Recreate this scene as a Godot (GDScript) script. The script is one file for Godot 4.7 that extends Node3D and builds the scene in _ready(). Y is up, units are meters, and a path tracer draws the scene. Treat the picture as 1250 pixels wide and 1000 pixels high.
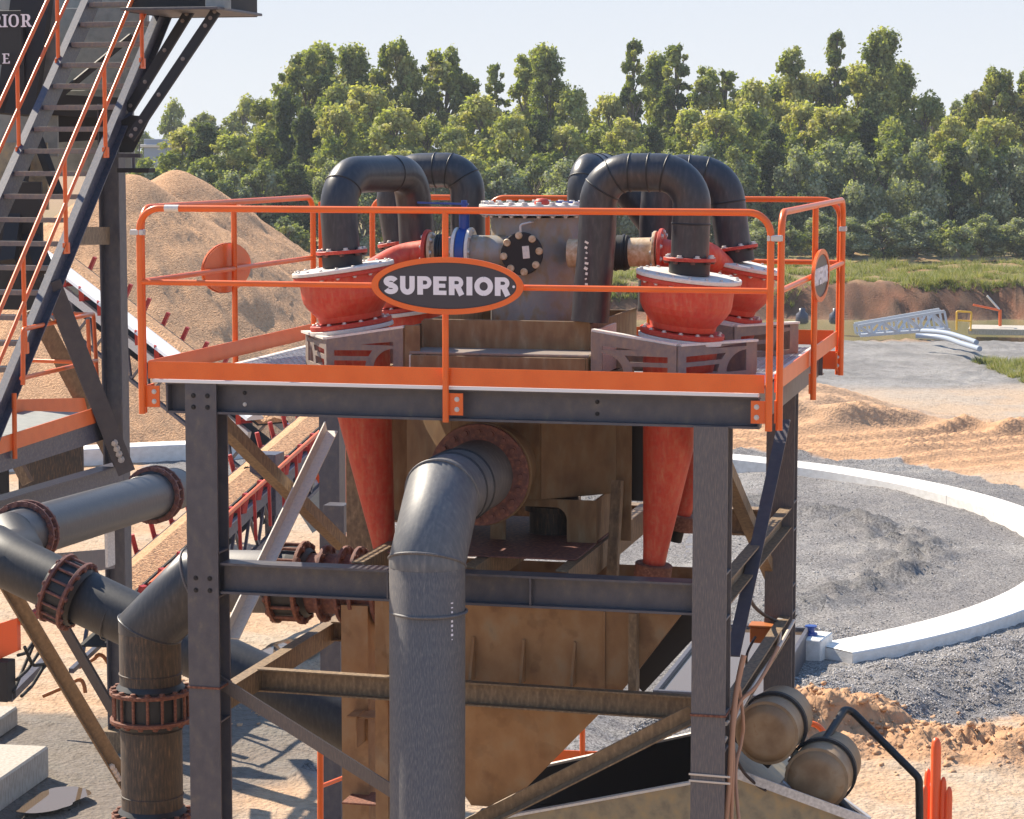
extends Node3D
# Hydrocyclone platform at a sand wash plant. Axes: x along the platform front, y up, z towards the viewer; ground is y = 0, platform deck y = 5.6.

const DK := 5.6
var M := {}
var used := {}
var rng := RandomNumberGenerator.new()
var bolt_mesh: ArrayMesh

# ---------------------------------------------------------------- mesh builder
class MB:
	var v := PackedVector3Array()
	var n := PackedVector3Array()
	var c := PackedColorArray()
	var col := Color.WHITE
	var tinted := false
	func tri(a: Vector3, b: Vector3, d: Vector3, na: Vector3, nb: Vector3, nd: Vector3) -> void:
		if (b - a).cross(d - a).dot(na + nb + nd) > 0.0:
			v.append(a); v.append(d); v.append(b); n.append(na); n.append(nd); n.append(nb)
		else:
			v.append(a); v.append(b); v.append(d); n.append(na); n.append(nb); n.append(nd)
		if tinted:
			c.append(col); c.append(col); c.append(col)
	func quad(a: Vector3, b: Vector3, d: Vector3, e: Vector3, nn: Vector3) -> void:
		tri(a, b, d, nn, nn, nn)
		tri(a, d, e, nn, nn, nn)
	func squad(a: Vector3, b: Vector3, d: Vector3, e: Vector3, na: Vector3, nb: Vector3, nd: Vector3, ne: Vector3) -> void:
		tri(a, b, d, na, nb, nd)
		tri(a, d, e, na, nd, ne)
	# box with small chamfers
	func box(ctr: Vector3, size: Vector3, bs := Basis.IDENTITY, ch := 0.004) -> void:
		var h := size * 0.5
		ch = minf(ch, minf(h.x, minf(h.y, h.z)) * 0.45)
		for ax in 3:
			for s in [-1.0, 1.0]:
				var u := (ax + 1) % 3
				var w := (ax + 2) % 3
				var p := []
				for k in [[-1, -1], [1, -1], [1, 1], [-1, 1]]:
					var q := Vector3.ZERO
					q[ax] = s * h[ax]; q[u] = k[0] * (h[u] - ch); q[w] = k[1] * (h[w] - ch)
					p.append(ctr + bs * q)
				var nn := Vector3.ZERO
				nn[ax] = s
				quad(p[0], p[1], p[2], p[3], bs * nn)
		for ax in 3:
			var u := (ax + 1) % 3
			var w := (ax + 2) % 3
			for su in [-1.0, 1.0]:
				for sw in [-1.0, 1.0]:
					var p := []
					for e in [-1.0, 1.0]:
						var q := Vector3.ZERO
						q[ax] = e * (h[ax] - ch); q[u] = su * h[u]; q[w] = sw * (h[w] - ch)
						var q2 := q
						q2[u] = su * (h[u] - ch); q2[w] = sw * h[w]
						p.append(ctr + bs * q); p.append(ctr + bs * q2)
					var nn := Vector3.ZERO
					nn[u] = su; nn[w] = sw
					quad(p[0], p[1], p[3], p[2], (bs * nn).normalized())
	# straight extrusion of a flat outline from a to b; outline y points along up
	func ext(poly: PackedVector2Array, a: Vector3, b: Vector3, up := Vector3.UP, caps := true) -> void:
		var w := (b - a).normalized()
		var xa := up.cross(w)
		if xa.length() < 0.001:
			xa = Vector3.RIGHT
		xa = xa.normalized()
		var ya := w.cross(xa)
		var area := 0.0
		var k := poly.size()
		for i in k:
			area += poly[i].cross(poly[(i + 1) % k])
		for i in k:
			var p := poly[i]
			var q := poly[(i + 1) % k]
			var e := (q - p).normalized()
			var o := Vector2(e.y, -e.x) * signf(area)
			var pa := xa * p.x + ya * p.y
			var qa := xa * q.x + ya * q.y
			quad(a + pa, a + qa, b + qa, b + pa, xa * o.x + ya * o.y)
		if caps:
			var t := Geometry2D.triangulate_polygon(poly)
			for i in range(0, t.size(), 3):
				var f := []
				for j in 3:
					f.append(xa * poly[t[i + j]].x + ya * poly[t[i + j]].y)
				tri(a + f[0], a + f[1], a + f[2], -w, -w, -w)
				tri(b + f[0], b + f[1], b + f[2], w, w, w)
	# round tube swept along points
	func tube(pts: PackedVector3Array, r: float, seg := 12, caps := true, r2 := -1.0) -> void:
		var k := pts.size()
		var t0 := (pts[1] - pts[0]).normalized()
		var x := t0.cross(Vector3.UP)
		if x.length() < 0.05:
			x = t0.cross(Vector3.RIGHT)
		x = x.normalized()
		var prev := []
		var prevn := []
		for i in k:
			var t: Vector3
			if i == 0:
				t = t0
			elif i == k - 1:
				t = (pts[k - 1] - pts[k - 2]).normalized()
			else:
				t = ((pts[i] - pts[i - 1]).normalized() + (pts[i + 1] - pts[i]).normalized()).normalized()
			x = (x - t * x.dot(t)).normalized()
			var y := t.cross(x)
			var sc := 1.0
			if i > 0 and i < k - 1:
				sc = 1.0 / maxf(0.5, t.dot((pts[i + 1] - pts[i]).normalized()))
			var rr := r if r2 < 0.0 else lerpf(r, r2, float(i) / (k - 1))
			var ring := []
			var rn := []
			var bend := Vector3.ZERO
			if i > 0 and i < k - 1:
				bend = (pts[i + 1] - pts[i]).normalized() - (pts[i] - pts[i - 1]).normalized()
				bend = bend.normalized() if bend.length() > 0.0001 else Vector3.ZERO
			for j in seg:
				var an := TAU * j / seg
				var nn := x * cos(an) + y * sin(an)
				var off := nn * rr
				if sc > 1.0005:
					off += bend * (bend.dot(off) * (sc - 1.0))
				ring.append(pts[i] + off)
				rn.append(nn)
			if i > 0:
				for j in seg:
					var j2 := (j + 1) % seg
					squad(prev[j], prev[j2], ring[j2], ring[j], prevn[j], prevn[j2], rn[j2], rn[j])
			if caps and (i == 0 or i == k - 1):
				var nn := -t if i == 0 else t
				for j in seg:
					tri(pts[i], ring[j], ring[(j + 1) % seg], nn, nn, nn)
			prev = ring
			prevn = rn
	# profile of (radius, height) pairs turned about an axis; hard corners between pairs
	func lathe(prof: Array, o: Vector3, axis := Vector3.UP, seg := 28, smooth := false) -> void:
		var w := axis.normalized()
		var x := w.cross(Vector3.UP)
		if x.length() < 0.05:
			x = w.cross(Vector3.RIGHT)
		x = x.normalized()
		var y := w.cross(x)
		var nrm := []
		for i in prof.size() - 1:
			var e: Vector2 = prof[i + 1] - prof[i]
			nrm.append(Vector2(e.y, -e.x).normalized())
		for i in prof.size() - 1:
			var p: Vector2 = prof[i]
			var q: Vector2 = prof[i + 1]
			var n0: Vector2 = nrm[i]
			var n1: Vector2 = nrm[i]
			if smooth:
				if i > 0:
					n0 = (nrm[i] + nrm[i - 1]).normalized()
				if i < nrm.size() - 1:
					n1 = (nrm[i] + nrm[i + 1]).normalized()
			for j in seg:
				var d0 := x * cos(TAU * j / seg) + y * sin(TAU * j / seg)
				var d1 := x * cos(TAU * (j + 1) / seg) + y * sin(TAU * (j + 1) / seg)
				var a := o + d0 * p.x + w * p.y
				var b := o + d1 * p.x + w * p.y
				var cc := o + d1 * q.x + w * q.y
				var d := o + d0 * q.x + w * q.y
				if p.x > 0.0001:
					tri(a, b, cc, d0 * n0.x + w * n0.y, d1 * n0.x + w * n0.y, d1 * n1.x + w * n1.y)
				if q.x > 0.0001:
					tri(a, cc, d, d0 * n0.x + w * n0.y, d1 * n1.x + w * n1.y, d0 * n1.x + w * n1.y)
	func mesh() -> ArrayMesh:
		var a := []
		a.resize(Mesh.ARRAY_MAX)
		a[Mesh.ARRAY_VERTEX] = v
		a[Mesh.ARRAY_NORMAL] = n
		if tinted:
			a[Mesh.ARRAY_COLOR] = c
		var m := ArrayMesh.new()
		m.add_surface_from_arrays(Mesh.PRIMITIVE_TRIANGLES, a)
		return m

# ---------------------------------------------------------------- object helpers
func numbered(s: String) -> String:
	var k: int = used.get(s, 0)
	used[s] = k + 1
	return s if k == 0 else "%s_%03d" % [s, k]

func tag(o: Node3D, label: String, cat: String, group := "", kind := "") -> void:
	if label: o.set_meta("label", label)
	if cat: o.set_meta("category", cat)
	if group: o.set_meta("group", group)
	if kind: o.set_meta("kind", kind)

func thing(called: String, label: String, cat: String, at: Vector3, group := "") -> Node3D:
	var o := Node3D.new()
	o.name = numbered(called)
	add_child(o)
	o.position = at
	tag(o, label, cat, group)
	return o

func origin_of(p: Node3D) -> Vector3:
	return p.global_position

func part(p: Node3D, called: String, mb: MB, m: Material, label := "") -> MeshInstance3D:
	var o := MeshInstance3D.new()
	o.name = called
	var off := origin_of(p)
	for i in mb.v.size():
		mb.v[i] -= off
	o.mesh = mb.mesh()
	o.material_override = m
	p.add_child(o, true)
	if label: o.set_meta("label", label)
	return o

func inst(p: Node3D, called: String, me: Mesh, m: Material, tf: Transform3D) -> MeshInstance3D:
	var o := MeshInstance3D.new()
	o.name = called
	o.mesh = me
	o.material_override = m
	p.add_child(o, true)
	o.transform = Transform3D(tf.basis, tf.origin - origin_of(p))
	return o

func solo(called: String, mb: MB, m: Material, label := "", cat := "", group := "", kind := "") -> MeshInstance3D:
	var lo := Vector3.INF
	var hi := -Vector3.INF
	for p in mb.v:
		lo = lo.min(p); hi = hi.max(p)
	var at := Vector3((lo.x + hi.x) / 2, lo.y, (lo.z + hi.z) / 2)
	for i in mb.v.size():
		mb.v[i] -= at
	var o := MeshInstance3D.new()
	o.name = numbered(called)
	o.mesh = mb.mesh()
	o.material_override = m
	add_child(o)
	o.position = at
	tag(o, label, cat, group, kind)
	return o

func dup(src: Node3D, at: Vector3, label: String, turn := 0.0) -> Node3D:
	var o: Node3D = src.duplicate()
	o.name = numbered(String(src.name).rstrip("0123456789").trim_suffix("_"))
	add_child(o)
	o.position = at
	o.rotation.y += turn
	o.set_meta("label", label)
	return o

func facing(dir: Vector3) -> Basis:     # basis whose y runs along dir
	var y := dir.normalized()
	var x := y.cross(Vector3.FORWARD)
	if x.length() < 0.05:
		x = y.cross(Vector3.RIGHT)
	x = x.normalized()
	return Basis(x, y, x.cross(y))

func bolts(p: Node3D, ctr: Vector3, axis: Vector3, r: float, cnt: int, size: float, m: Material, phase := 0.0) -> void:
	var b := facing(axis)
	for i in cnt:
		var a := TAU * i / cnt + phase
		var o := ctr + b * Vector3(cos(a) * r, 0, sin(a) * r)
		inst(p, "bolt", bolt_mesh, m, Transform3D(b.rotated(b.y.normalized(), a).scaled(Vector3.ONE * size), o))

func bolt_at(p: Node3D, o: Vector3, axis: Vector3, size: float, m: Material) -> void:
	inst(p, "bolt", bolt_mesh, m, Transform3D(facing(axis).scaled(Vector3.ONE * size), o))

# ---------------------------------------------------------------- outlines
func sec_i(w: float, d: float, tw := 0.01, tf := 0.014) -> PackedVector2Array:
	var x := w / 2; var y := d / 2; var t := tw / 2
	return PackedVector2Array([Vector2(-x, -y), Vector2(x, -y), Vector2(x, -y + tf), Vector2(t, -y + tf), Vector2(t, y - tf), Vector2(x, y - tf), Vector2(x, y), Vector2(-x, y), Vector2(-x, y - tf), Vector2(-t, y - tf), Vector2(-t, -y + tf), Vector2(-x, -y + tf)])

func sec_c(w: float, d: float, t := 0.01) -> PackedVector2Array:   # back at x = 0, flanges towards +x
	var y := d / 2
	var q := PackedVector2Array([Vector2(0, -y), Vector2(absf(w), -y), Vector2(absf(w), -y + t), Vector2(t, -y + t), Vector2(t, y - t), Vector2(absf(w), y - t), Vector2(absf(w), y), Vector2(0, y)])
	if w < 0:
		for i in q.size():
			q[i].x = -q[i].x
	return q

func sec_l(w: float, h: float, t := 0.01) -> PackedVector2Array:
	var s := signf(w)
	var g := signf(h)
	return PackedVector2Array([Vector2(0, 0), Vector2(w, 0), Vector2(w, g * t), Vector2(s * t, g * t), Vector2(s * t, h), Vector2(0, h)])

func sec_r(w: float, h: float) -> PackedVector2Array:
	return PackedVector2Array([Vector2(-w / 2, -h / 2), Vector2(w / 2, -h / 2), Vector2(w / 2, h / 2), Vector2(-w / 2, h / 2)])

func oval(a: float, b: float, k := 56) -> PackedVector2Array:
	var q := PackedVector2Array()
	for i in k:
		q.append(Vector2(cos(TAU * i / k) * a, sin(TAU * i / k) * b))
	return q

func fillet(pts: Array, r: float, k := 7) -> PackedVector3Array:
	var q := PackedVector3Array()
	q.append(pts[0])
	for i in range(1, pts.size() - 1):
		var p: Vector3 = pts[i]
		var a: Vector3 = (pts[i - 1] - p).normalized()
		var b: Vector3 = (pts[i + 1] - p).normalized()
		var half := a.angle_to(b) / 2
		var len := minf(r / tan(half), minf((pts[i - 1] - p).length(), (pts[i + 1] - p).length()) * 0.49)
		var rr := len * tan(half)
		var cen := p + (a + b).normalized() * (rr / sin(half))
		var s := p + a * len - cen
		var e := p + b * len - cen
		for j in k + 1:
			q.append(cen + s.slerp(e, float(j) / k))
	q.append(pts[pts.size() - 1])
	return q

func pipe(pts: PackedVector3Array, r: float, seg := 24) -> MB:
	var mb := MB.new()
	mb.tube(pts, r, seg)
	return mb

func turned(prof: Array, o: Vector3, axis: Vector3, seg := 32, smooth := false) -> MB:
	var mb := MB.new()
	mb.lathe(prof, o, axis, seg, smooth)
	return mb

func ring_prof(ri: float, ro: float, h: float) -> Array:
	return [Vector2(ri, 0), Vector2(ro - 0.003, 0), Vector2(ro, 0.003), Vector2(ro, h - 0.003), Vector2(ro - 0.003, h), Vector2(ri, h), Vector2(ri, 0)]

func bar(poly: PackedVector2Array, a: Vector3, b: Vector3, up := Vector3.UP) -> MB:
	var mb := MB.new()
	mb.ext(poly, a, b, up)
	return mb

func cube(ctr: Vector3, size: Vector3, bs := Basis.IDENTITY, ch := 0.004) -> MB:
	var mb := MB.new()
	mb.box(ctr, size, bs, ch)
	return mb

# plate with cut-outs: outline is sliced at the given x so that no slice holds an inner hole
func cut_plate(mb: MB, outline: PackedVector2Array, holes: Array, cuts: Array, o: Vector3, xa: Vector3, ya: Vector3, thick: float) -> void:
	var w := xa.cross(ya).normalized()
	var edges := [-9.0] + cuts + [9.0]
	for i in edges.size() - 1:
		var strip := PackedVector2Array([Vector2(edges[i], -9), Vector2(edges[i + 1], -9), Vector2(edges[i + 1], 9), Vector2(edges[i], 9)])
		var pieces: Array = Geometry2D.intersect_polygons(outline, strip)
		for h in holes:
			var nxt := []
			for p in pieces:
				nxt.append_array(Geometry2D.clip_polygons(p, h))
			pieces = nxt
		for p in pieces:
			mb.ext(p, o, o + w * thick, ya)

# ---------------------------------------------------------------- materials
func ntex(sd: int, freq: float, ramp: Array, size := 512, kind := FastNoiseLite.TYPE_SIMPLEX_SMOOTH, oct := 5, normal := 0.0) -> NoiseTexture2D:
	var f := FastNoiseLite.new()
	f.seed = sd
	f.noise_type = kind
	f.frequency = freq
	f.fractal_octaves = oct
	if kind == FastNoiseLite.TYPE_CELLULAR:
		f.cellular_return_type = FastNoiseLite.RETURN_DISTANCE2_SUB if normal > 0.0 else FastNoiseLite.RETURN_CELL_VALUE
		f.fractal_type = FastNoiseLite.FRACTAL_FBM if normal > 0.0 else FastNoiseLite.FRACTAL_NONE
	var t := NoiseTexture2D.new()
	t.width = size; t.height = size
	t.seamless = true
	t.noise = f
	if normal > 0.0:
		t.as_normal_map = true
		t.bump_strength = normal
	else:
		var g := Gradient.new()
		var offs := PackedFloat32Array()
		var cols := PackedColorArray()
		for e in ramp:
			offs.append(e[0]); cols.append(e[1])
		g.offsets = offs; g.colors = cols
		t.color_ramp = g
	return t

func rgb(r: int, g: int, b: int) -> Color:
	return Color8(r, g, b)

func mat(called: String, rough: float, tex: Texture2D, scale := Vector3.ONE, normal: Texture2D = null, nscale := 0.5, metal := 0.0, world := false) -> StandardMaterial3D:
	var m := StandardMaterial3D.new()
	m.resource_name = called
	m.roughness = rough
	m.metallic = metal
	if tex:
		m.albedo_texture = tex
	m.uv1_triplanar = true
	m.uv1_world_triplanar = world
	m.uv1_scale = scale
	if normal:
		m.normal_enabled = true
		m.normal_texture = normal
		m.normal_scale = nscale
	M[called] = m
	return m

func plain(called: String, c: Color, rough: float, metal := 0.0) -> StandardMaterial3D:
	var m := StandardMaterial3D.new()
	m.resource_name = called
	m.albedo_color = c
	m.roughness = rough
	m.metallic = metal
	M[called] = m
	return m

func make_materials() -> void:
	var nb := ntex(3, 0.03, [], 512, FastNoiseLite.TYPE_SIMPLEX_SMOOTH, 4, 3.0)
	var nfine := ntex(4, 0.09, [], 512, FastNoiseLite.TYPE_SIMPLEX_SMOOTH, 4, 6.0)
	mat("orange", 0.34, ntex(11, 0.006, [[0.0, rgb(222, 96, 30)], [0.45, rgb(230, 102, 33)], [1.0, rgb(234, 108, 40)]]), Vector3.ONE * 1.2, nb, 0.06)
	mat("red", 0.5, ntex(12, 0.02, [[0.0, rgb(170, 46, 30)], [0.35, rgb(196, 58, 38)], [0.6, rgb(200, 72, 48)], [0.8, rgb(198, 94, 66)], [1.0, rgb(196, 130, 98)]], 1024), Vector3(1.3, 0.3, 1.3), nb, 0.1)
	mat("red_flange", 0.55, ntex(13, 0.03, [[0.0, rgb(170, 44, 30)], [0.5, rgb(190, 56, 38)], [1.0, rgb(180, 110, 84)]]), Vector3.ONE * 3.0)
	mat("steel", 0.45, ntex(14, 0.015, [[0.0, rgb(68, 66, 73)], [0.5, rgb(77, 75, 82)], [0.8, rgb(86, 82, 84)], [1.0, rgb(104, 96, 90)]]), Vector3(1.2, 0.8, 1.2), nb, 0.08)
	mat("steel_dusty", 0.6, ntex(15, 0.02, [[0.0, rgb(84, 81, 84)], [0.5, rgb(97, 92, 93)], [0.75, rgb(110, 102, 97)], [1.0, rgb(130, 119, 108)]], 1024), Vector3(6, 0.6, 6), nb, 0.12)
	mat("steel_brown", 0.62, ntex(16, 0.02, [[0.0, rgb(92, 76, 60)], [0.5, rgb(120, 99, 74)], [0.75, rgb(134, 112, 86)], [1.0, rgb(160, 136, 106)]]), Vector3(2.4, 0.9, 2.4), nb, 0.12)
	mat("navy", 0.38, ntex(17, 0.015, [[0.0, rgb(50, 54, 72)], [0.5, rgb(60, 64, 82)], [1.0, rgb(80, 82, 94)]]), Vector3.ONE * 1.5, nb, 0.08)
	mat("tank", 0.62, ntex(18, 0.008, [[0.0, rgb(106, 80, 52)], [0.4, rgb(122, 94, 62)], [0.6, rgb(128, 102, 70)], [0.8, rgb(130, 110, 82)], [1.0, rgb(146, 126, 96)]], 1024, FastNoiseLite.TYPE_SIMPLEX_SMOOTH, 7), Vector3(1.5, 0.4, 1.5), nb, 0.08)
	mat("hopper", 0.66, ntex(19, 0.005, [[0.0, rgb(134, 100, 68)], [0.3, rgb(146, 110, 74)], [0.5, rgb(152, 117, 80)], [0.7, rgb(156, 124, 90)], [0.88, rgb(152, 128, 98)], [1.0, rgb(140, 120, 96)]], 1024, FastNoiseLite.TYPE_SIMPLEX_SMOOTH, 8), Vector3(0.9, 0.6, 0.9), nb, 0.08)
	mat("bracket", 0.6, ntex(20, 0.02, [[0.0, rgb(112, 102, 98)], [0.45, rgb(126, 115, 109)], [0.7, rgb(132, 118, 106)], [1.0, rgb(152, 134, 114)]]), Vector3(1.5, 0.8, 1.5), nb, 0.1)
	mat("hdpe", 0.36, ntex(21, 0.02, [[0.0, rgb(38, 38, 43)], [0.55, rgb(50, 50, 55)], [1.0, rgb(74, 71, 70)]]), Vector3(3, 0.8, 3), nb, 0.1)
	mat("hdpe_mid", 0.4, ntex(50, 0.02, [[0.0, rgb(46, 48, 54)], [0.55, rgb(58, 60, 66)], [1.0, rgb(84, 80, 78)]]), Vector3(3, 0.8, 3), nb, 0.08)
	mat("hdpe_black", 0.5, ntex(51, 0.02, [[0.0, rgb(24, 25, 29)], [0.55, rgb(34, 35, 40)], [1.0, rgb(58, 54, 52)]]), Vector3(3, 0.8, 3), nb, 0.08)
	mat("hdpe_stained", 0.6, ntex(22, 0.02, [[0.0, rgb(34, 30, 28)], [0.45, rgb(56, 47, 40)], [0.7, rgb(88, 68, 50)], [1.0, rgb(140, 108, 76)]]), Vector3(5, 0.7, 5), nb, 0.15)
	mat("hdpe_dusty", 0.6, ntex(23, 0.03, [[0.0, rgb(70, 70, 75)], [0.45, rgb(84, 83, 87)], [0.62, rgb(104, 100, 97)], [0.8, rgb(130, 122, 114)], [1.0, rgb(164, 152, 138)]], 1024), Vector3(7, 0.55, 7), nb, 0.15)
	mat("hdpe_blue", 0.52, ntex(24, 0.02, [[0.0, rgb(78, 79, 83)], [0.5, rgb(92, 93, 96)], [0.8, rgb(112, 110, 108)], [1.0, rgb(140, 134, 126)]]), Vector3(3, 0.8, 3), nb, 0.1)
	mat("rust", 0.7, ntex(25, 0.03, [[0.0, rgb(82, 50, 46)], [0.5, rgb(108, 68, 62)], [0.8, rgb(134, 86, 66)], [1.0, rgb(160, 116, 90)]]), Vector3.ONE * 1.6, nb, 0.1)
	mat("rust_bright", 0.7, ntex(26, 0.03, [[0.0, rgb(84, 46, 34)], [0.5, rgb(116, 68, 50)], [1.0, rgb(158, 108, 80)]]), Vector3.ONE * 2.5, nfine, 0.3)
	mat("galv", 0.38, ntex(27, 0.02, [[0.0, rgb(172, 176, 182)], [1.0, rgb(212, 215, 220)]]), Vector3.ONE * 3, nb, 0.05, 0.55)
	mat("pale", 0.5, ntex(28, 0.02, [[0.0, rgb(196, 190, 180)], [0.5, rgb(218, 212, 204)], [1.0, rgb(228, 214, 192)]]), Vector3.ONE * 3)
	mat("cast", 0.55, ntex(29, 0.012, [[0.0, rgb(164, 124, 84)], [0.5, rgb(200, 172, 138)], [1.0, rgb(220, 204, 180)]]), Vector3.ONE * 4)
	mat("drum", 0.42, ntex(30, 0.012, [[0.0, rgb(128, 128, 130)], [0.5, rgb(140, 139, 138)], [0.75, rgb(142, 124, 98)], [1.0, rgb(138, 96, 52)]]), Vector3(1.6, 0.8, 1.6), nb, 0.08)
	mat("cover", 0.6, ntex(31, 0.006, [[0.0, rgb(126, 98, 70)], [0.5, rgb(146, 120, 90)], [0.8, rgb(156, 132, 102)], [1.0, rgb(136, 100, 66)]]), Vector3.ONE * 1.6, nb, 0.06)
	mat("screen_side", 0.5, ntex(32, 0.012, [[0.0, rgb(120, 112, 94)], [0.5, rgb(152, 140, 114)], [1.0, rgb(176, 150, 108)]]), Vector3.ONE * 1.2, nb, 0.1)
	mat("concrete", 0.85, ntex(33, 0.015, [[0.0, rgb(205, 200, 192)], [0.5, rgb(222, 218, 212)], [1.0, rgb(234, 231, 226)]]), Vector3.ONE * 0.8, nfine, 0.25, 0.0, true)
	mat("block", 0.85, ntex(34, 0.015, [[0.0, rgb(146, 138, 126)], [0.5, rgb(168, 160, 148)], [1.0, rgb(186, 178, 168)]]), Vector3(2.4, 0.8, 2.4), nfine, 0.25)
	mat("greyplate", 0.5, ntex(35, 0.012, [[0.0, rgb(122, 126, 124)], [0.5, rgb(138, 142, 140)], [1.0, rgb(150, 150, 145)]]), Vector3.ONE * 1.0, nb, 0.08)
	mat("conveyor_red", 0.5, ntex(36, 0.03, [[0.0, rgb(148, 28, 28)], [1.0, rgb(186, 44, 36)]]), Vector3.ONE * 2)
	plain("white", rgb(226, 226, 226), 0.4)
	plain("black", rgb(26, 25, 28), 0.5)
	plain("rubber", rgb(24, 23, 23), 0.75)
	plain("signblack", rgb(58, 54, 62), 0.42)
	plain("letter", rgb(226, 220, 226), 0.45)
	plain("blue", rgb(28, 66, 140), 0.35)
	plain("zinc", rgb(196, 192, 188), 0.4, 0.4)
	plain("dark", rgb(34, 30, 30), 0.7)
	plain("cable", rgb(176, 132, 104), 0.6)
	plain("cable_dark", rgb(58, 46, 44), 0.6)
	plain("tie", rgb(206, 190, 172), 0.6)
	plain("brown_box", rgb(168, 96, 40), 0.55)
	plain("yellow", rgb(232, 178, 50), 0.5)
	plain("water", rgb(138, 134, 92), 0.12)
	plain("puddle", rgb(96, 80, 64), 0.02)
	plain("pvc_blue", rgb(150, 160, 176), 0.4)
	plain("plastic_orange", rgb(234, 92, 34), 0.4)
	# ground: vertex colours times a light grain
	var g := mat("sand", 0.95, ntex(41, 0.02, [[0.0, rgb(196, 190, 182)], [0.45, rgb(238, 236, 232)], [1.0, rgb(255, 255, 255)]], 1024), Vector3.ONE * 0.22, ntex(42, 0.05, [], 1024, FastNoiseLite.TYPE_SIMPLEX_SMOOTH, 6, 9.0), 0.7, 0.0, true)
	g.vertex_color_use_as_albedo = true
	var k := mat("gravel", 0.95, ntex(43, 0.11, [[0.0, rgb(120, 118, 118)], [0.5, rgb(214, 212, 211)], [1.0, rgb(255, 255, 255)]], 1024, FastNoiseLite.TYPE_CELLULAR), Vector3.ONE * 0.45, ntex(44, 0.11, [], 1024, FastNoiseLite.TYPE_CELLULAR, 2, 12.0), 0.9, 0.0, true)
	k.vertex_color_use_as_albedo = true
	var sp := mat("pile", 0.95, ntex(45, 0.03, [[0.0, rgb(112, 76, 50)], [0.28, rgb(186, 141, 102)], [0.55, rgb(204, 158, 117)], [1.0, rgb(220, 180, 140)]], 1024), Vector3(0.4, 0.3, 0.4), ntex(46, 0.05, [], 1024, FastNoiseLite.TYPE_SIMPLEX_SMOOTH, 6, 16.0), 1.3, 0.0, true)
	sp.roughness = 0.96
	for e in ["leaf", "stone"]:
		var l := StandardMaterial3D.new()
		l.resource_name = e
		l.vertex_color_use_as_albedo = true
		l.roughness = 0.75 if e == "leaf" else 0.9
		l.metallic_specular = 0.3
		if e == "leaf":
			l.backlight_enabled = true
			l.backlight = Color(0.9, 0.95, 0.55)
			l.cull_mode = BaseMaterial3D.CULL_DISABLED
		M[e] = l
	var splash := ntex(61, 0.009, [[0.0, Color(0.3, 0.17, 0.09, 0.0)], [0.64, Color(0.3, 0.17, 0.09, 0.0)], [0.72, Color(0.3, 0.17, 0.09, 0.22)], [1.0, Color(0.24, 0.13, 0.07, 0.45)]], 1024, FastNoiseLite.TYPE_SIMPLEX_SMOOTH, 8)
	var dust := ntex(62, 0.02, [[0.0, Color(0.66, 0.55, 0.43, 0.0)], [0.45, Color(0.66, 0.55, 0.43, 0.0)], [0.8, Color(0.66, 0.55, 0.43, 0.16)], [1.0, Color(0.7, 0.6, 0.48, 0.4)]], 1024, FastNoiseLite.TYPE_SIMPLEX_SMOOTH, 7)
	var specks := ntex(63, 0.09, [[0.0, Color(0.5, 0.4, 0.3, 0.0)], [0.7, Color(0.5, 0.4, 0.3, 0.0)], [0.78, Color(0.5, 0.4, 0.3, 0.3)], [1.0, Color(0.6, 0.5, 0.38, 0.55)]], 1024, FastNoiseLite.TYPE_SIMPLEX_SMOOTH, 4)
	for e in [["hopper", splash], ["tank", splash], ["red", dust], ["steel_brown", dust], ["steel", specks], ["navy", dust], ["steel_dusty", specks], ["hdpe_stained", specks], ["bracket", dust], ["screen_side", dust], ["drum", dust], ["hdpe_dusty", specks], ["orange", specks]]:
		var m: StandardMaterial3D = M[e[0]]
		m.detail_enabled = true
		m.detail_blend_mode = BaseMaterial3D.BLEND_MODE_MIX
		m.detail_albedo = e[1]
		m.detail_uv_layer = BaseMaterial3D.DETAIL_UV_2
		m.uv2_triplanar = true
		m.uv2_scale = Vector3.ONE * (0.3 if e[1] == splash else 1.3)
	mat("bark", 0.9, ntex(47, 0.03, [[0.0, rgb(88, 78, 68)], [1.0, rgb(142, 130, 116)]]), Vector3(1, 0.3, 1))

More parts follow.
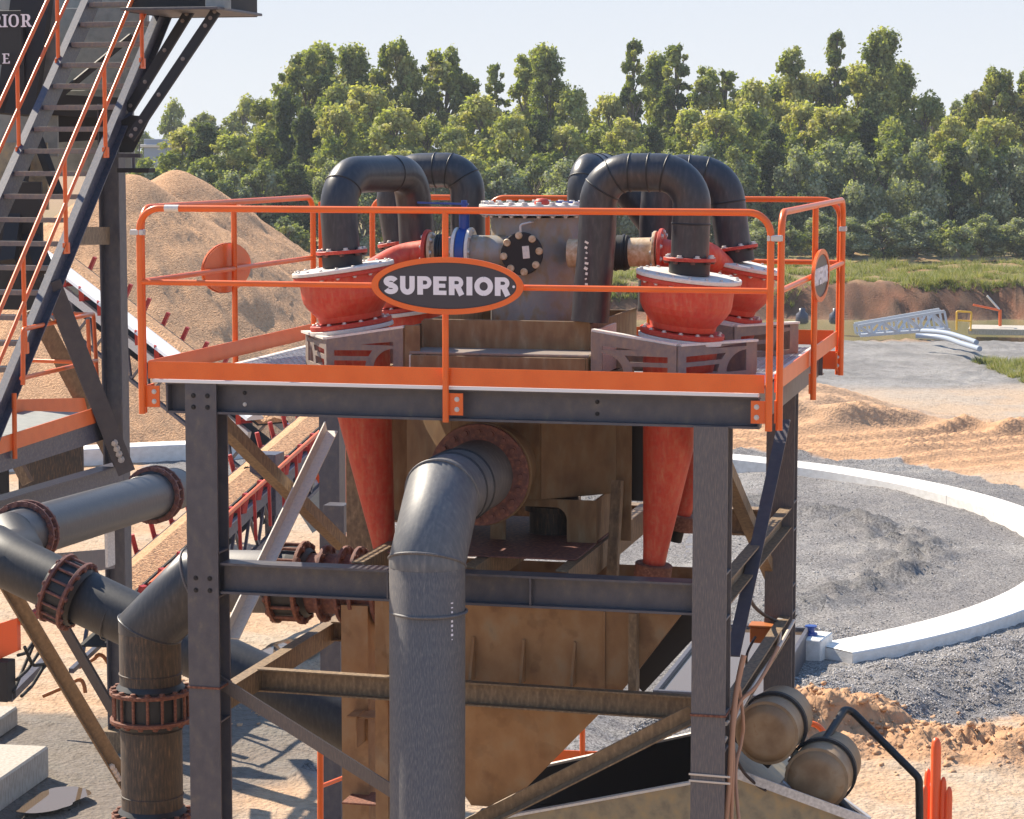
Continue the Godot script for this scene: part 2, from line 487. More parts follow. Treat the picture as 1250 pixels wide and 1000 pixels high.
# ---------------------------------------------------------------- trees
# one growth form: crown made of leaf clumps on limbs
func grow(sd: int, h: float, w: float, base: float, blobs: int, leaves: int, ls: float, shape: int, pal: Array) -> Array:
	var r := RandomNumberGenerator.new()
	r.seed = sd
	var tr := MB.new()
	var lean := Vector3(r.randf_range(-0.03, 0.03), 1, r.randf_range(-0.03, 0.03))
	var tp := PackedVector3Array()
	for i in 6:
		tp.append(lean * (h * 0.9 * i / 5.0) + Vector3(r.randf_range(-0.1, 0.1), 0, r.randf_range(-0.1, 0.1)) * (0.0 if i == 0 else 1.0))
	tr.tube(tp, 0.018 * h, 7, true, 0.02)
	var mb := MB.new()
	mb.tinted = true
	var cs := []
	for b in blobs:
		var t := pow(r.randf(), 0.85)
		var env: float
		if shape == 0:       # column with a ragged top
			env = sqrt(maxf(0.0, 1.0 - pow(absf(t * 1.9 - 0.75), 2.2) * 0.62)) * (1.0 - 0.35 * t)
		elif shape == 1:     # broad and open
			env = sin(PI * clampf(0.12 + t * 0.82, 0, 1))
		elif shape == 2:     # cone
			env = 1.05 - t * 0.9
		else:                # round to the ground
			env = sqrt(maxf(0.02, 1.0 - pow(t * 1.0, 2.0)))
		env *= r.randf_range(0.6, 1.28)
		var a := r.randf() * TAU
		var rad := env * w * 0.5 * sqrt(r.randf_range(0.12, 1.0))
		var c := Vector3(cos(a) * rad, base + (h - base) * t, sin(a) * rad)
		var br := (0.28 + 0.85 * pow(r.randf(), 1.3)) * minf(w, 5.2) * 0.18
		br *= (1.0 - 0.35 * t)
		cs.append([c, br])
		if b % 3 == 0 and c.y > h * 0.25:
			var s := c * Vector3(0.05, 0, 0.05) + Vector3.UP * maxf(0.1 * h, c.y - rad * 0.9 - 0.06 * h)
			tr.tube(PackedVector3Array([s, s.lerp(c, 0.5) + Vector3.UP * 0.15, c]), 0.009 * h, 5, false, 0.03)
	var tot := 0.0
	for e in cs:
		tot += e[1] * e[1]
	for e in cs:
		var c: Vector3 = e[0]
		var br: float = e[1]
		var k := int(leaves * br * br / tot)
		var tint: Color = pal[r.randi() % pal.size()]
		tint = tint.lerp(pal[r.randi() % pal.size()], r.randf())
		for i in k:
			var dir := Vector3(r.randfn(), r.randfn() * 0.85, r.randfn()).normalized()
			var pos := c + dir * br * (0.35 + 0.9 * pow(r.randf(), 0.7)) * (0.75 + 0.6 * r.randf() * r.randf()) + Vector3.UP * br * r.randf_range(-0.2, 0.45)
			var nn := (dir * 0.6 + Vector3(r.randfn(), r.randfn() + 0.5, r.randfn()) * 0.55).normalized()
			var x := nn.cross(Vector3(r.randfn(), r.randfn(), r.randfn())).normalized()
			var y := nn.cross(x)
			var s := ls * (0.45 + 1.1 * pow(r.randf(), 1.4))
			var f := r.randf_range(0.75, 1.3)
			mb.col = Color(tint.r * f, tint.g * f, tint.b * f)
			var pa := pos - x * s * 0.5
			var pb := pos + y * s * 0.42 + nn * s * 0.12
			var pc := pos + x * s * 0.5
			var pd := pos - y * s * 0.42 + nn * s * 0.12
			mb.tri(pa, pb, pc, nn, nn, nn)
			mb.tri(pa, pc, pd, nn, nn, nn)
	var done := mb.mesh()
	return [done, tr.mesh(), done.get_aabb().end.y]

const NTH := ["first", "second", "third", "fourth", "fifth", "sixth", "seventh", "eighth", "ninth", "tenth", "eleventh", "twelfth", "thirteenth", "fourteenth", "fifteenth", "sixteenth", "seventeenth", "eighteenth", "nineteenth", "twentieth", "twenty-first", "twenty-second", "twenty-third", "twenty-fourth", "twenty-fifth", "twenty-sixth", "twenty-seventh", "twenty-eighth", "twenty-ninth", "thirtieth"]

# horizontal bearings of the tree belt: along (into the distance) and across (to the right)
const FW := Vector3(-0.2326, 0, -0.9726)
const RT := Vector3(0.9726, 0, -0.2326)
const EYE := Vector3(3.701, 7.01, 13.737)

func bearing(e: Array) -> float:
	return atan2(e[0] - EYE.x, -(e[1] - EYE.z))

func plant_trees() -> void:
	var yel := [Color(0.5, 0.47, 0.2), Color(0.4, 0.41, 0.16), Color(0.56, 0.5, 0.22), Color(0.26, 0.29, 0.1)]
	var grn := [Color(0.28, 0.3, 0.115), Color(0.37, 0.38, 0.145), Color(0.46, 0.44, 0.17), Color(0.19, 0.22, 0.08)]
	var drk := [Color(0.1, 0.125, 0.055), Color(0.13, 0.16, 0.07), Color(0.19, 0.21, 0.09)]
	var slv := [Color(0.38, 0.39, 0.27), Color(0.28, 0.3, 0.19), Color(0.47, 0.47, 0.33), Color(0.19, 0.215, 0.125)]
	var brn := [Color(0.36, 0.3, 0.13), Color(0.22, 0.23, 0.085), Color(0.14, 0.165, 0.06)]
	var forms := {
		"poplar": [grow(101, 14, 5.2, 2.0, 110, 20000, 0.26, 0, grn), "tall green poplar"],
		"poplar_b": [grow(107, 14, 4.6, 2.0, 90, 18000, 0.26, 0, yel + grn), "tall yellow-green poplar"],
		"oak": [grow(102, 13, 8.0, 3.0, 95, 20000, 0.27, 1, grn + brn), "broad open oak"],
		"dark": [grow(103, 9, 4.2, 0.8, 70, 14000, 0.24, 2, drk), "dark dense conical tree"],
		"round": [grow(104, 9, 6.0, 1.2, 85, 17000, 0.26, 3, grn), "rounded mid-green tree"],
		"maple": [grow(105, 10, 6.0, 1.5, 90, 17000, 0.26, 0, yel), "yellow-green leafy tree"],
		"slim": [grow(106, 13, 3.0, 1.5, 80, 14000, 0.25, 0, grn + drk), "slim dark poplar"],
		"bush": [grow(108, 6, 4.6, 0.2, 80, 15000, 0.2, 3, slv), "silvery grey-green willow bush"],
		"bush_b": [grow(109, 6, 4.0, 0.2, 70, 14000, 0.2, 3, slv + grn), "olive-green bushy willow"],
		"shrub": [grow(110, 2.6, 3.4, 0.1, 26, 4000, 0.22, 3, grn + slv), "low green shrub"],
	}
	var rows := [
		["along the far hazy back row", 1.0, [[-86.0, -206.4, 9.68, "round"], [-80.8, -202.5, 11.77, "round"], [-76.4, -198.5, 10.42, "oak"], [-68.3, -187.0, 11.80, "round"], [-63.5, -181.0, 11.39, "maple"], [-50.2, -168.7, 11.36, "round"], [-43.6, -170.3, 10.07, "maple"], [-39.1, -191.9, 10.25, "round"], [-36.1, -187.5, 9.72, "round"], [-23.0, -175.2, 10.84, "maple"], [-9.6, -193.9, 11.04, "round"], [-7.7, -201.5, 11.30, "oak"], [-1.7, -190.6, 10.30, "round"]]],
		["along the tall main row", 1.0, [[-43.4, -129.2, 13.29, "oak"], [-44.2, -135.2, 13.86, "poplar"], [-41.3, -131.8, 13.58, "poplar"], [-40.7, -126.8, 11.23, "round"], [-38.0, -130.5, 13.90, "oak"], [-35.7, -133.1, 13.48, "oak"], [-32.2, -131.9, 12.28, "slim"], [-31.4, -136.2, 12.94, "poplar_b"], [-29.1, -132.7, 13.50, "poplar"], [-27.2, -131.0, 10.81, "maple"], [-25.4, -133.5, 10.45, "maple"], [-24.0, -133.9, 13.75, "slim"], [-23.4, -139.2, 13.19, "poplar"], [-21.7, -136.5, 13.58, "slim"], [-19.7, -134.9, 12.08, "poplar_b"], [-18.9, -138.2, 11.97, "slim"], [-16.7, -135.6, 11.37, "maple"], [-16.1, -140.9, 11.72, "round"], [-14.4, -136.2, 13.29, "poplar_b"], [-13.3, -136.4, 11.87, "maple"], [-11.9, -136.8, 14.31, "slim"], [-10.6, -139.1, 12.45, "maple"], [-9.2, -137.4, 14.51, "poplar"], [-8.2, -140.7, 12.59, "poplar"], [-6.4, -136.0, 10.61, "round"], [-3.9, -143.8, 10.57, "slim"], [-2.2, -139.1, 12.18, "oak"], [-0.3, -141.6, 12.04, "oak"]]],
		["in the middle row", 1.0, [[-47.9, -119.9, 8.35, "maple"], [-46.0, -118.3, 8.61, "dark"], [-44.2, -117.7, 7.94, "maple"], [-43.3, -120.0, 8.43, "round"], [-42.6, -122.2, 10.68, "dark"], [-40.8, -120.6, 9.48, "dark"], [-38.4, -119.1, 9.59, "maple"], [-37.5, -122.4, 10.84, "maple"], [-34.8, -119.0, 9.43, "maple"], [-33.4, -120.3, 8.98, "round"], [-31.7, -119.7, 8.40, "maple"], [-31.1, -124.0, 10.27, "maple"], [-28.5, -120.4, 9.05, "maple"], [-27.4, -122.8, 9.27, "dark"], [-25.7, -122.2, 8.41, "maple"], [-24.1, -123.6, 8.42, "round"], [-22.1, -122.0, 8.87, "maple"], [-20.8, -123.3, 8.51, "dark"], [-19.2, -125.8, 9.48, "maple"], [-17.1, -123.2, 9.34, "maple"], [-16.1, -126.5, 9.77, "round"], [-14.1, -123.9, 8.59, "dark"], [-12.8, -127.3, 9.86, "maple"], [-10.9, -125.7, 9.54, "maple"], [-9.3, -128.1, 9.39, "dark"], [-7.3, -125.5, 8.87, "round"], [-4.3, -129.3, 9.00, "maple"], [-1.8, -127.9, 8.88, "maple"]]],
		["at the edge of the pond bank", 1.0, [[-46.1, -109.0, 6.56, "bush_b"], [-44.2, -108.5, 5.90, "bush"], [-43.5, -110.7, 6.55, "bush_b"], [-41.1, -109.2, 5.90, "bush"], [-39.8, -110.5, 6.47, "bush_b"], [-37.8, -110.0, 6.30, "dark"], [-36.4, -111.4, 6.56, "bush"], [-34.3, -110.8, 6.47, "bush_b"], [-33.0, -113.2, 7.00, "maple"], [-30.6, -111.7, 6.56, "bush_b"], [-29.1, -113.1, 6.73, "maple"], [-27.1, -112.6, 6.56, "bush"], [-25.8, -114.9, 6.78, "bush_b"], [-23.6, -113.4, 6.56, "bush"], [-22.0, -114.8, 7.00, "bush_b"], [-20.2, -115.3, 7.18, "bush_b"], [-18.2, -114.7, 7.00, "bush"], [-16.8, -117.1, 7.45, "bush"], [-14.9, -115.5, 7.18, "bush_b"], [-13.4, -116.9, 7.53, "dark"], [-11.8, -116.2, 7.35, "bush"], [-10.3, -117.6, 7.66, "bush"], [-8.5, -117.0, 7.44, "bush"], [-7.1, -119.4, 7.54, "bush_b"], [-5.3, -117.8, 7.66, "bush"], [-3.7, -119.2, 7.44, "dark"], [-2.1, -119.6, 8.33, "bush_b"], [-0.5, -118.9, 7.35, "bush"], [0.7, -120.2, 6.56, "bush_b"]]],
		["low in front of the trees", 1.0, [[-42.9, -102.6, 3.56, "shrub"], [-38.4, -103.7, 3.73, "shrub"], [-36.0, -103.2, 3.59, "shrub"], [-25.8, -106.7, 3.56, "shrub"], [-23.3, -106.3, 3.75, "shrub"], [-12.7, -109.8, 3.56, "bush"], [-11.3, -109.2, 3.34, "shrub"], [-9.8, -110.5, 3.85, "bush"], [-8.2, -110.9, 3.56, "bush"], [-6.7, -111.3, 3.73, "bush_b"], [-5.0, -111.7, 3.85, "bush"], [-3.3, -111.1, 3.42, "shrub"], [-1.8, -112.5, 3.73, "bush"], [-0.0, -112.9, 3.56, "bush"]]],
	]
	var names := {"poplar": "poplar_tree", "poplar_b": "poplar_tree", "oak": "oak_tree", "dark": "conical_tree", "round": "round_tree", "maple": "leafy_tree", "slim": "slim_tree", "bush": "willow_bush", "bush_b": "willow_bush", "shrub": "shrub"}
	var r := RandomNumberGenerator.new()
	r.seed = 77
	for row in rows:
		var i := 0
		var list: Array = row[2]
		list.sort_custom(func(a, b): return bearing(a) < bearing(b))
		for e in list:
			var f: Array = forms[e[3]]
			var y0 := 1.42
			var top: float = e[2]
			var at := Vector3(e[0], y0, e[1])
			var sh: float = (top - y0) / f[0][2]
			var cat := "bush" if e[3].begins_with("bush") or e[3] == "shrub" else "tree"
			var o := thing(names[e[3]], "%s, %s from the left %s" % [f[1], NTH[i], row[0]], cat, at, "bushes beyond the pond" if cat == "bush" else "trees beyond the pond")
			inst(o, "crown", f[0][0], M.leaf, Transform3D(Basis.IDENTITY, at))
			inst(o, "trunk", f[0][1], M.bark, Transform3D(Basis.IDENTITY, at))
			o.rotation.y = r.randf() * TAU
			var sw := (0.55 + 0.45 * sh) * r.randf_range(0.7, 0.98)
			o.scale = Vector3(sw, sh, sw)
			i += 1

# ---------------------------------------------------------------- ground
var nz := FastNoiseLite.new()

func sstep(a: float, b: float, x: float) -> float:
	return smoothstep(a, b, x)

func land(x: float, z: float) -> Array:     # height, colour, is gravel
	var p := Vector3(x, 0, z)
	var q := p - Vector3(EYE.x, 0, EYE.z)
	var d := q.dot(FW)
	var l := q.dot(RT)
	var n1 := nz.get_noise_2d(x * 3.0, z * 3.0)
	var n2 := nz.get_noise_2d(x * 14.0 + 50, z * 14.0)
	var n3 := nz.get_noise_2d(x * 0.9 + 9, z * 0.9)
	var n4 := nz.get_noise_2d(x * 45.0, z * 45.0 + 30)
	var h := 0.03 * n2 + 0.05 * n1
	var tan_c := Color(0.5, 0.325, 0.2).lerp(Color(0.46, 0.37, 0.28), clampf(0.45 + n1 * 1.2 + n2 * 0.5, 0, 1))
	var c := tan_c
	var grav := false
	var rr := Vector2(x + 9.5, z + 26.5).length()
	# the gravel pad of the tank ring, open to the left rear
	var edge := 16.2 + 1.2 * n3 + 0.5 * n1
	if rr < edge and x > -4.6 + 2.2 * n3 + n1 + 0.9 * maxf(0.0, -24.0 - z) * -1.0:
		grav = true
		c = Color(0.3, 0.285, 0.28).lerp(Color(0.38, 0.36, 0.345), clampf(0.4 + n1 * 1.2 + n3 * 0.6, 0, 1))
		h += 0.05 * n2 * sstep(0.5, 3.0, absf(rr - 12.9)) + 0.03 * n4
		var track := 1.0 - sstep(0.0, 1.1, absf(Vector2(x + 6.5, z + 26.5).length() - 7.3 - n3))
		h += track * 0.2 * (0.4 + n2)
		c = c.lerp(Color(0.15, 0.145, 0.145), clampf(track * (0.5 + n2 * 1.6 + n4), 0, 0.8))
		c = c.lerp(Color(0.5, 0.48, 0.46), clampf(n3 * 1.6 + n1 * 0.8 - 0.25, 0, 0.6))
		# heap of loose stone outside the ring
		h += 0.2 * sstep(13.4, 14.4, rr) * (1.0 - sstep(15.2, 17.0, rr)) * sstep(-24.5, -19.5, z) * (0.6 + 1.2 * n1 + 0.25 * n2)
	if grav:
		h += 0.17 * (1.0 - sstep(13.8, 15.8, rr)) * sstep(-4.6, -2.0, x)
	# damp dark grit by the tower foot, with structure shade painted in
	var wet_shade := sstep(0.0, 1.0, (2.3 + 1.0 * n3 + 0.8 * n1 - Vector2((x + 7.0) * 0.8, (z + 11.2) * 0.5).length()) * 2.5)
	c = c.lerp(Color(0.13, 0.12, 0.11), wet_shade * 0.85)
	# earth berm on the near right
	var bm := exp(-pow((z + 14.55 - 0.25 * n3) / 0.72, 2.0)) * sstep(-0.6, 0.9, x)
	if bm > 0.08:
		var n5 := nz.get_noise_2d(x * 110.0, z * 110.0 + 7)
		h += bm * (0.25 + 0.16 * n2 + 0.12 * n1 + 0.13 * n4 + 0.07 * n5)
		c = c.lerp(Color(0.5, 0.29, 0.16), sstep(0.08, 0.3, bm))
		grav = grav and bm < 0.14
	# orange sand behind the pad, with wheel-cut ridges
	if d > 44.0:
		var s := sstep(50.0, 54.0, d + 2.0 * n3) * (1.0 - sstep(58.0, 62.0, d + 4.0 * n3 - l * 0.15))
		if not grav:
			c = c.lerp(Color(0.55, 0.31, 0.165), s)
		var md := Vector2(l - 7.0, (d - 62.0) * 0.8).length()
		var mound := exp(-pow(md / 2.6, 2.0))
		h += mound * 1.05
		c = c.lerp(Color(0.55, 0.34, 0.2), clampf(mound * 2.0, 0, 1))
		var rut := sin((d - l * 0.55) * 2.6 + n3 * 3.0)
		h += 0.2 * (1.0 - absf(rut)) * (1.0 - sstep(2.0, 7.5, absf(md - 3.2))) * s
		h += 0.3 * exp(-pow((d - 58.8 - 0.6 * n3 - 0.03 * l) / 0.45, 2.0)) * sstep(1.0, 6.0, l)
		var far := sstep(59.0, 64.0, d + 3.0 * n3)
		if far > 0.0:
			var beige := Color(0.46, 0.34, 0.24).lerp(Color(0.4, 0.33, 0.27), clampf(0.5 + n1 * 1.5 + n2 * 0.6, 0, 1))
			c = c.lerp(beige, far * (1.0 - clampf(mound * 2.0, 0, 1)))
			var grey := sstep(66.0, 71.0, d + 4.0 * n3 - l * 0.1)
			c = c.lerp(Color(0.27, 0.26, 0.258).lerp(Color(0.17, 0.165, 0.165), clampf(0.45 + n1 * 1.2 + n2 * 0.9, 0, 1)), grey)
			h += grey * 0.035 * n2
	# pond basin and far bank
	if d > 84.0:
		var near := sstep(0.0, 1.0, (d - 88.6 - 1.0 * n3) / 1.6)
		h -= near * 0.6
		c = c.lerp(Color(0.36, 0.22, 0.13), near)
		if l > 13.0 and l < 16.4 and absf(d - 90.0) < 2.0:
			h += 0.45 * (1.0 - absf(d - 90.0) / 2.0) * (0.7 + 0.6 * n2)
			c = Color(0.33, 0.2, 0.11)
		var rise := sstep(0.0, 1.0, (d - 101.2 - 1.0 * n1 - 0.8 * n3) / 3.4)
		h += rise * (1.8 + 0.2 * n1) + (0.22 * n2 + 0.1 * n4) * rise * (1.0 - sstep(104, 106, d))
		c = c.lerp(Color(0.22, 0.09, 0.042).lerp(Color(0.11, 0.055, 0.03), clampf(0.5 + n2 * 1.5, 0, 1)), sstep(0.02, 0.3, rise))
		var top := sstep(104.6, 106.0, d + 1.5 * n1 + 1.6 * n2)
		c = c.lerp(Color(0.2, 0.2, 0.075).lerp(Color(0.33, 0.2, 0.1), clampf(0.6 + 1.4 * n2 + n1, 0, 1)), top)
		c = c.lerp(Color(0.36, 0.17, 0.09), sstep(112.5, 113.5, d + 1.5 * n2) * (1.0 - sstep(116.0, 118.0, d)))
	return [h, c, grav]

func lay_ground() -> void:
	nz.seed = 5
	nz.noise_type = FastNoiseLite.TYPE_SIMPLEX_SMOOTH
	nz.frequency = 0.1
	nz.fractal_octaves = 3
	var xs := PackedFloat32Array([-2500, -900, -400, -200, -120, -90])
	var x := -70.0
	while x < 40.01:
		xs.append(x)
		x += 0.09 if x > -0.6 and x < 5.0 else (0.24 if x > -19.0 and x < 6.0 else 0.7)
	for e in [60.0, 100.0, 200.0, 500.0, 2500.0]:
		xs.append(e)
	var zs := PackedFloat32Array([-3000, -1200, -500, -250, -180, -150])
	var z := -130.0
	while z < 12.0:
		zs.append(z)
		z += 0.075 if z > -16.4 and z < -12.9 else (0.24 if z > -47.0 and z < -8.0 else (0.3 if z > -66.0 and z < -47.0 else 0.6))
	for e in [30.0, 80.0, 200.0, 800.0, 2500.0]:
		zs.append(e)
	var nx := xs.size()
	var hs := []
	for j in zs.size():
		for i in nx:
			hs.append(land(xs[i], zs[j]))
	var a := MB.new(); a.tinted = true
	var b := MB.new(); b.tinted = true
	var nrm := PackedVector3Array()
	nrm.resize(hs.size())
	for j in zs.size():
		for i in nx:
			var i0 := maxi(i - 1, 0); var i1 := mini(i + 1, nx - 1)
			var j0 := maxi(j - 1, 0); var j1 := mini(j + 1, zs.size() - 1)
			var dx: float = (hs[j * nx + i1][0] - hs[j * nx + i0][0]) / (xs[i1] - xs[i0])
			var dz: float = (hs[j1 * nx + i][0] - hs[j0 * nx + i][0]) / (zs[j1] - zs[j0])
			nrm[j * nx + i] = Vector3(-dx, 1, -dz).normalized()
	for j in zs.size() - 1:
		for i in nx - 1:
			var id := [j * nx + i, j * nx + i + 1, (j + 1) * nx + i + 1, (j + 1) * nx + i]
			var cnt := 0
			for k in id:
				if hs[k][2]:
					cnt += 1
			var m: MB = b if cnt > 2 else a
			var p := []
			for k in id:
				p.append(Vector3(xs[k % nx], hs[k][0], zs[k / nx]))
			for t in [[0, 1, 2], [0, 2, 3]]:
				for k in [0, 1, 2]:
					m.v.append(p[t[k]]); m.n.append(nrm[id[t[k]]]); m.c.append(hs[id[t[k]]][1])
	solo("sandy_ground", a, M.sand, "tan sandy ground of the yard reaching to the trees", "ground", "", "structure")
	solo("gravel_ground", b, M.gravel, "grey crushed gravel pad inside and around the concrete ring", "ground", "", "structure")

func scatter_stones() -> void:
	var r := RandomNumberGenerator.new()
	r.seed = 9
	var base := MB.new()
	var pts := []
	for i in 6:
		pts.append([Vector3.UP, Vector3.DOWN, Vector3.LEFT, Vector3.RIGHT, Vector3.FORWARD, Vector3.BACK][i] * r.randf_range(0.6, 1.0))
	for f in [[0, 2, 4], [0, 4, 3], [0, 3, 5], [0, 5, 2], [1, 4, 2], [1, 3, 4], [1, 5, 3], [1, 2, 5]]:
		var nn: Vector3 = (pts[f[0]] + pts[f[1]] + pts[f[2]]).normalized()
		base.tri(pts[f[0]], pts[f[1]], pts[f[2]], nn, nn, nn)
	var spots := []
	while spots.size() < 52000:
		var p: Vector3
		var near := spots.size() < 30000
		if near:
			p = Vector3(r.randf_range(-1.5, 5.0), 0, r.randf_range(-20.5, -13.0))
		else:
			p = Vector3(r.randf_range(-13.0, 5.5), 0, r.randf_range(-43.0, -15.0))
		var g := land(p.x, p.z)
		var rr := Vector2(p.x + 9.5, p.z + 26.5).length()
		if rr > 12.45 and rr < 13.4 or not g[2]:
			continue
		p.y = g[0] + 0.005
		spots.append([p, g[1]])
	var mm := MultiMesh.new()
	mm.transform_format = MultiMesh.TRANSFORM_3D
	mm.use_colors = true
	mm.mesh = base.mesh()
	mm.instance_count = spots.size()
	for i in spots.size():
		var s := 0.007 + 0.02 * pow(r.randf(), 2.5)
		var bs := Basis(Quaternion(Vector3(r.randfn(), r.randfn(), r.randfn()).normalized(), r.randf() * TAU)).scaled(Vector3(s, s * 0.75, s * 1.2))
		mm.set_instance_transform(i, Transform3D(bs, spots[i][0]))
		var f := r.randf_range(0.6, 1.35)
		var c: Color = spots[i][1]
		mm.set_instance_color(i, Color(c.r * f, c.g * f, c.b * f))
	var o := MultiMeshInstance3D.new()
	o.name = "loose_gravel"
	o.multimesh = mm
	o.material_override = M.stone
	add_child(o)
	tag(o, "loose grey stones lying all over the gravel pad", "gravel", "", "stuff")

func clods() -> void:     # lumps of earth on the berm
	var r := RandomNumberGenerator.new()
	r.seed = 21
	var base := MB.new()
	var sp := SphereMesh.new()
	sp.radius = 1.0; sp.height = 2.0; sp.radial_segments = 8; sp.rings = 5
	var arr := sp.get_mesh_arrays()
	for i in arr[Mesh.ARRAY_INDEX].size():
		var p: Vector3 = arr[Mesh.ARRAY_VERTEX][arr[Mesh.ARRAY_INDEX][i]]
		p *= 1.0 + 0.9 * nz.get_noise_3d(p.x * 16, p.y * 16, p.z * 16)
		base.v.append(p); base.n.append(p.normalized())
	var mm := MultiMesh.new()
	mm.transform_format = MultiMesh.TRANSFORM_3D
	mm.use_colors = true
	mm.mesh = base.mesh()
	mm.instance_count = 2600
	for i in 2600:
		var p := Vector3(r.randf_range(0.0, 6.0), 0, -14.55 + r.randfn() * 0.55)
		if i > 2300:
			p = Vector3(r.randf_range(-8.2, -5.5), 0, r.randf_range(-16.5, -13.5))
		p.y = land(p.x, p.z)[0]
		var s := 0.006 + 0.045 * pow(r.randf(), 5.0)
		var bs := Basis(Quaternion(Vector3(r.randfn(), r.randfn(), r.randfn()).normalized(), r.randf() * TAU)).scaled(Vector3(s, s * 0.8, s * 1.2))
		mm.set_instance_transform(i, Transform3D(bs, p))
		var f := r.randf_range(0.8, 1.15)
		mm.set_instance_color(i, Color(0.5 * f, 0.3 * f, 0.17 * f))
	var o := MultiMeshInstance3D.new()
	o.name = "earth_clods"
	o.multimesh = mm
	o.material_override = M.stone
	add_child(o)
	tag(o, "crumbly orange earth clods lying on and beside the berm", "earth", "", "stuff")

func grass() -> void:
	var r := RandomNumberGenerator.new()
	r.seed = 31
	var base := MB.new()
	for i in 9:
		var a := r.randf() * TAU
		var d := Vector3(cos(a), 0, sin(a))
		var s := Vector3(-d.z, 0, d.x) * 0.035
		var t := d * r.randf_range(0.2, 0.8) + Vector3.UP * r.randf_range(0.5, 1.0)
		var o := d * 0.1
		base.tri(o - s, o + s, o + t, (Vector3.UP + d * 0.5).normalized(), (Vector3.UP + d * 0.5).normalized(), Vector3.UP)
	var spots := []
	while spots.size() < 13000:
		var d: float
		var l: float
		if spots.size() < 10500:
			d = r.randf_range(103.2, 121.0); l = r.randf_range(4.0, 32.0)
			if nz.get_noise_2d(d * 3.0, l * 2.0) + r.randf_range(-0.2, 0.2) < 0.16:
				continue
		else:
			d = r.randf_range(70.5, 79.5); l = 15.2 + r.randf() * 3.0 + (79.5 - d) * 0.02
			if nz.get_noise_2d(d * 5.0, l * 9.0) + r.randf_range(-0.2, 0.2) < 0.0:
				continue
		var p := Vector3(EYE.x, 0, EYE.z) + FW * d + RT * l
		p.y = land(p.x, p.z)[0] - 0.02
		if p.y < -0.15:
			continue
		spots.append([p, 0.34 if d > 100 else 0.26])
	var mm := MultiMesh.new()
	mm.transform_format = MultiMesh.TRANSFORM_3D
	mm.use_colors = true
	mm.mesh = base.mesh()
	mm.instance_count = spots.size()
	for i in spots.size():
		var s: float = spots[i][1] * r.randf_range(0.4, 1.3)
		mm.set_instance_transform(i, Transform3D(Basis(Vector3.UP, r.randf() * TAU).scaled(Vector3(s * 1.4, s, s * 1.4)), spots[i][0]))
		var f := r.randf_range(0.7, 1.3)
		var k := r.randf()
		mm.set_instance_color(i, Color(lerpf(0.14, 0.3, k) * f, lerpf(0.17, 0.27, k) * f, lerpf(0.06, 0.13, k) * f))
	var o := MultiMeshInstance3D.new()
	o.name = "weedy_grass"
	o.multimesh = mm
	o.material_override = M.leaf
	add_child(o)
	tag(o, "tufts of weedy green grass on the pond bank and by the yard edge", "grass", "", "stuff")

func flat_patch(called: String, pts: Array, y: float, m: Material, label: String) -> void:
	var q := PackedVector2Array()
	var k := pts.size()
	for i in k:
		for j in 8:
			var w: Vector3 = pts[i].cubic_interpolate(pts[(i + 1) % k], pts[(i - 1 + k) % k], pts[(i + 2) % k], j / 8.0)
			var nn := 0.07 * nz.get_noise_2d(w.x * 22, w.z * 22)
			q.append(Vector2(w.x + nn, w.z - nn))
	var mb := MB.new()
	var t := Geometry2D.triangulate_polygon(q)
	for i in range(0, t.size(), 3):
		mb.tri(Vector3(q[t[i]].x, y, q[t[i]].y), Vector3(q[t[i + 1]].x, y, q[t[i + 1]].y), Vector3(q[t[i + 2]].x, y, q[t[i + 2]].y), Vector3.UP, Vector3.UP, Vector3.UP)
	solo(called, mb, m, label, "puddle", "", "structure")

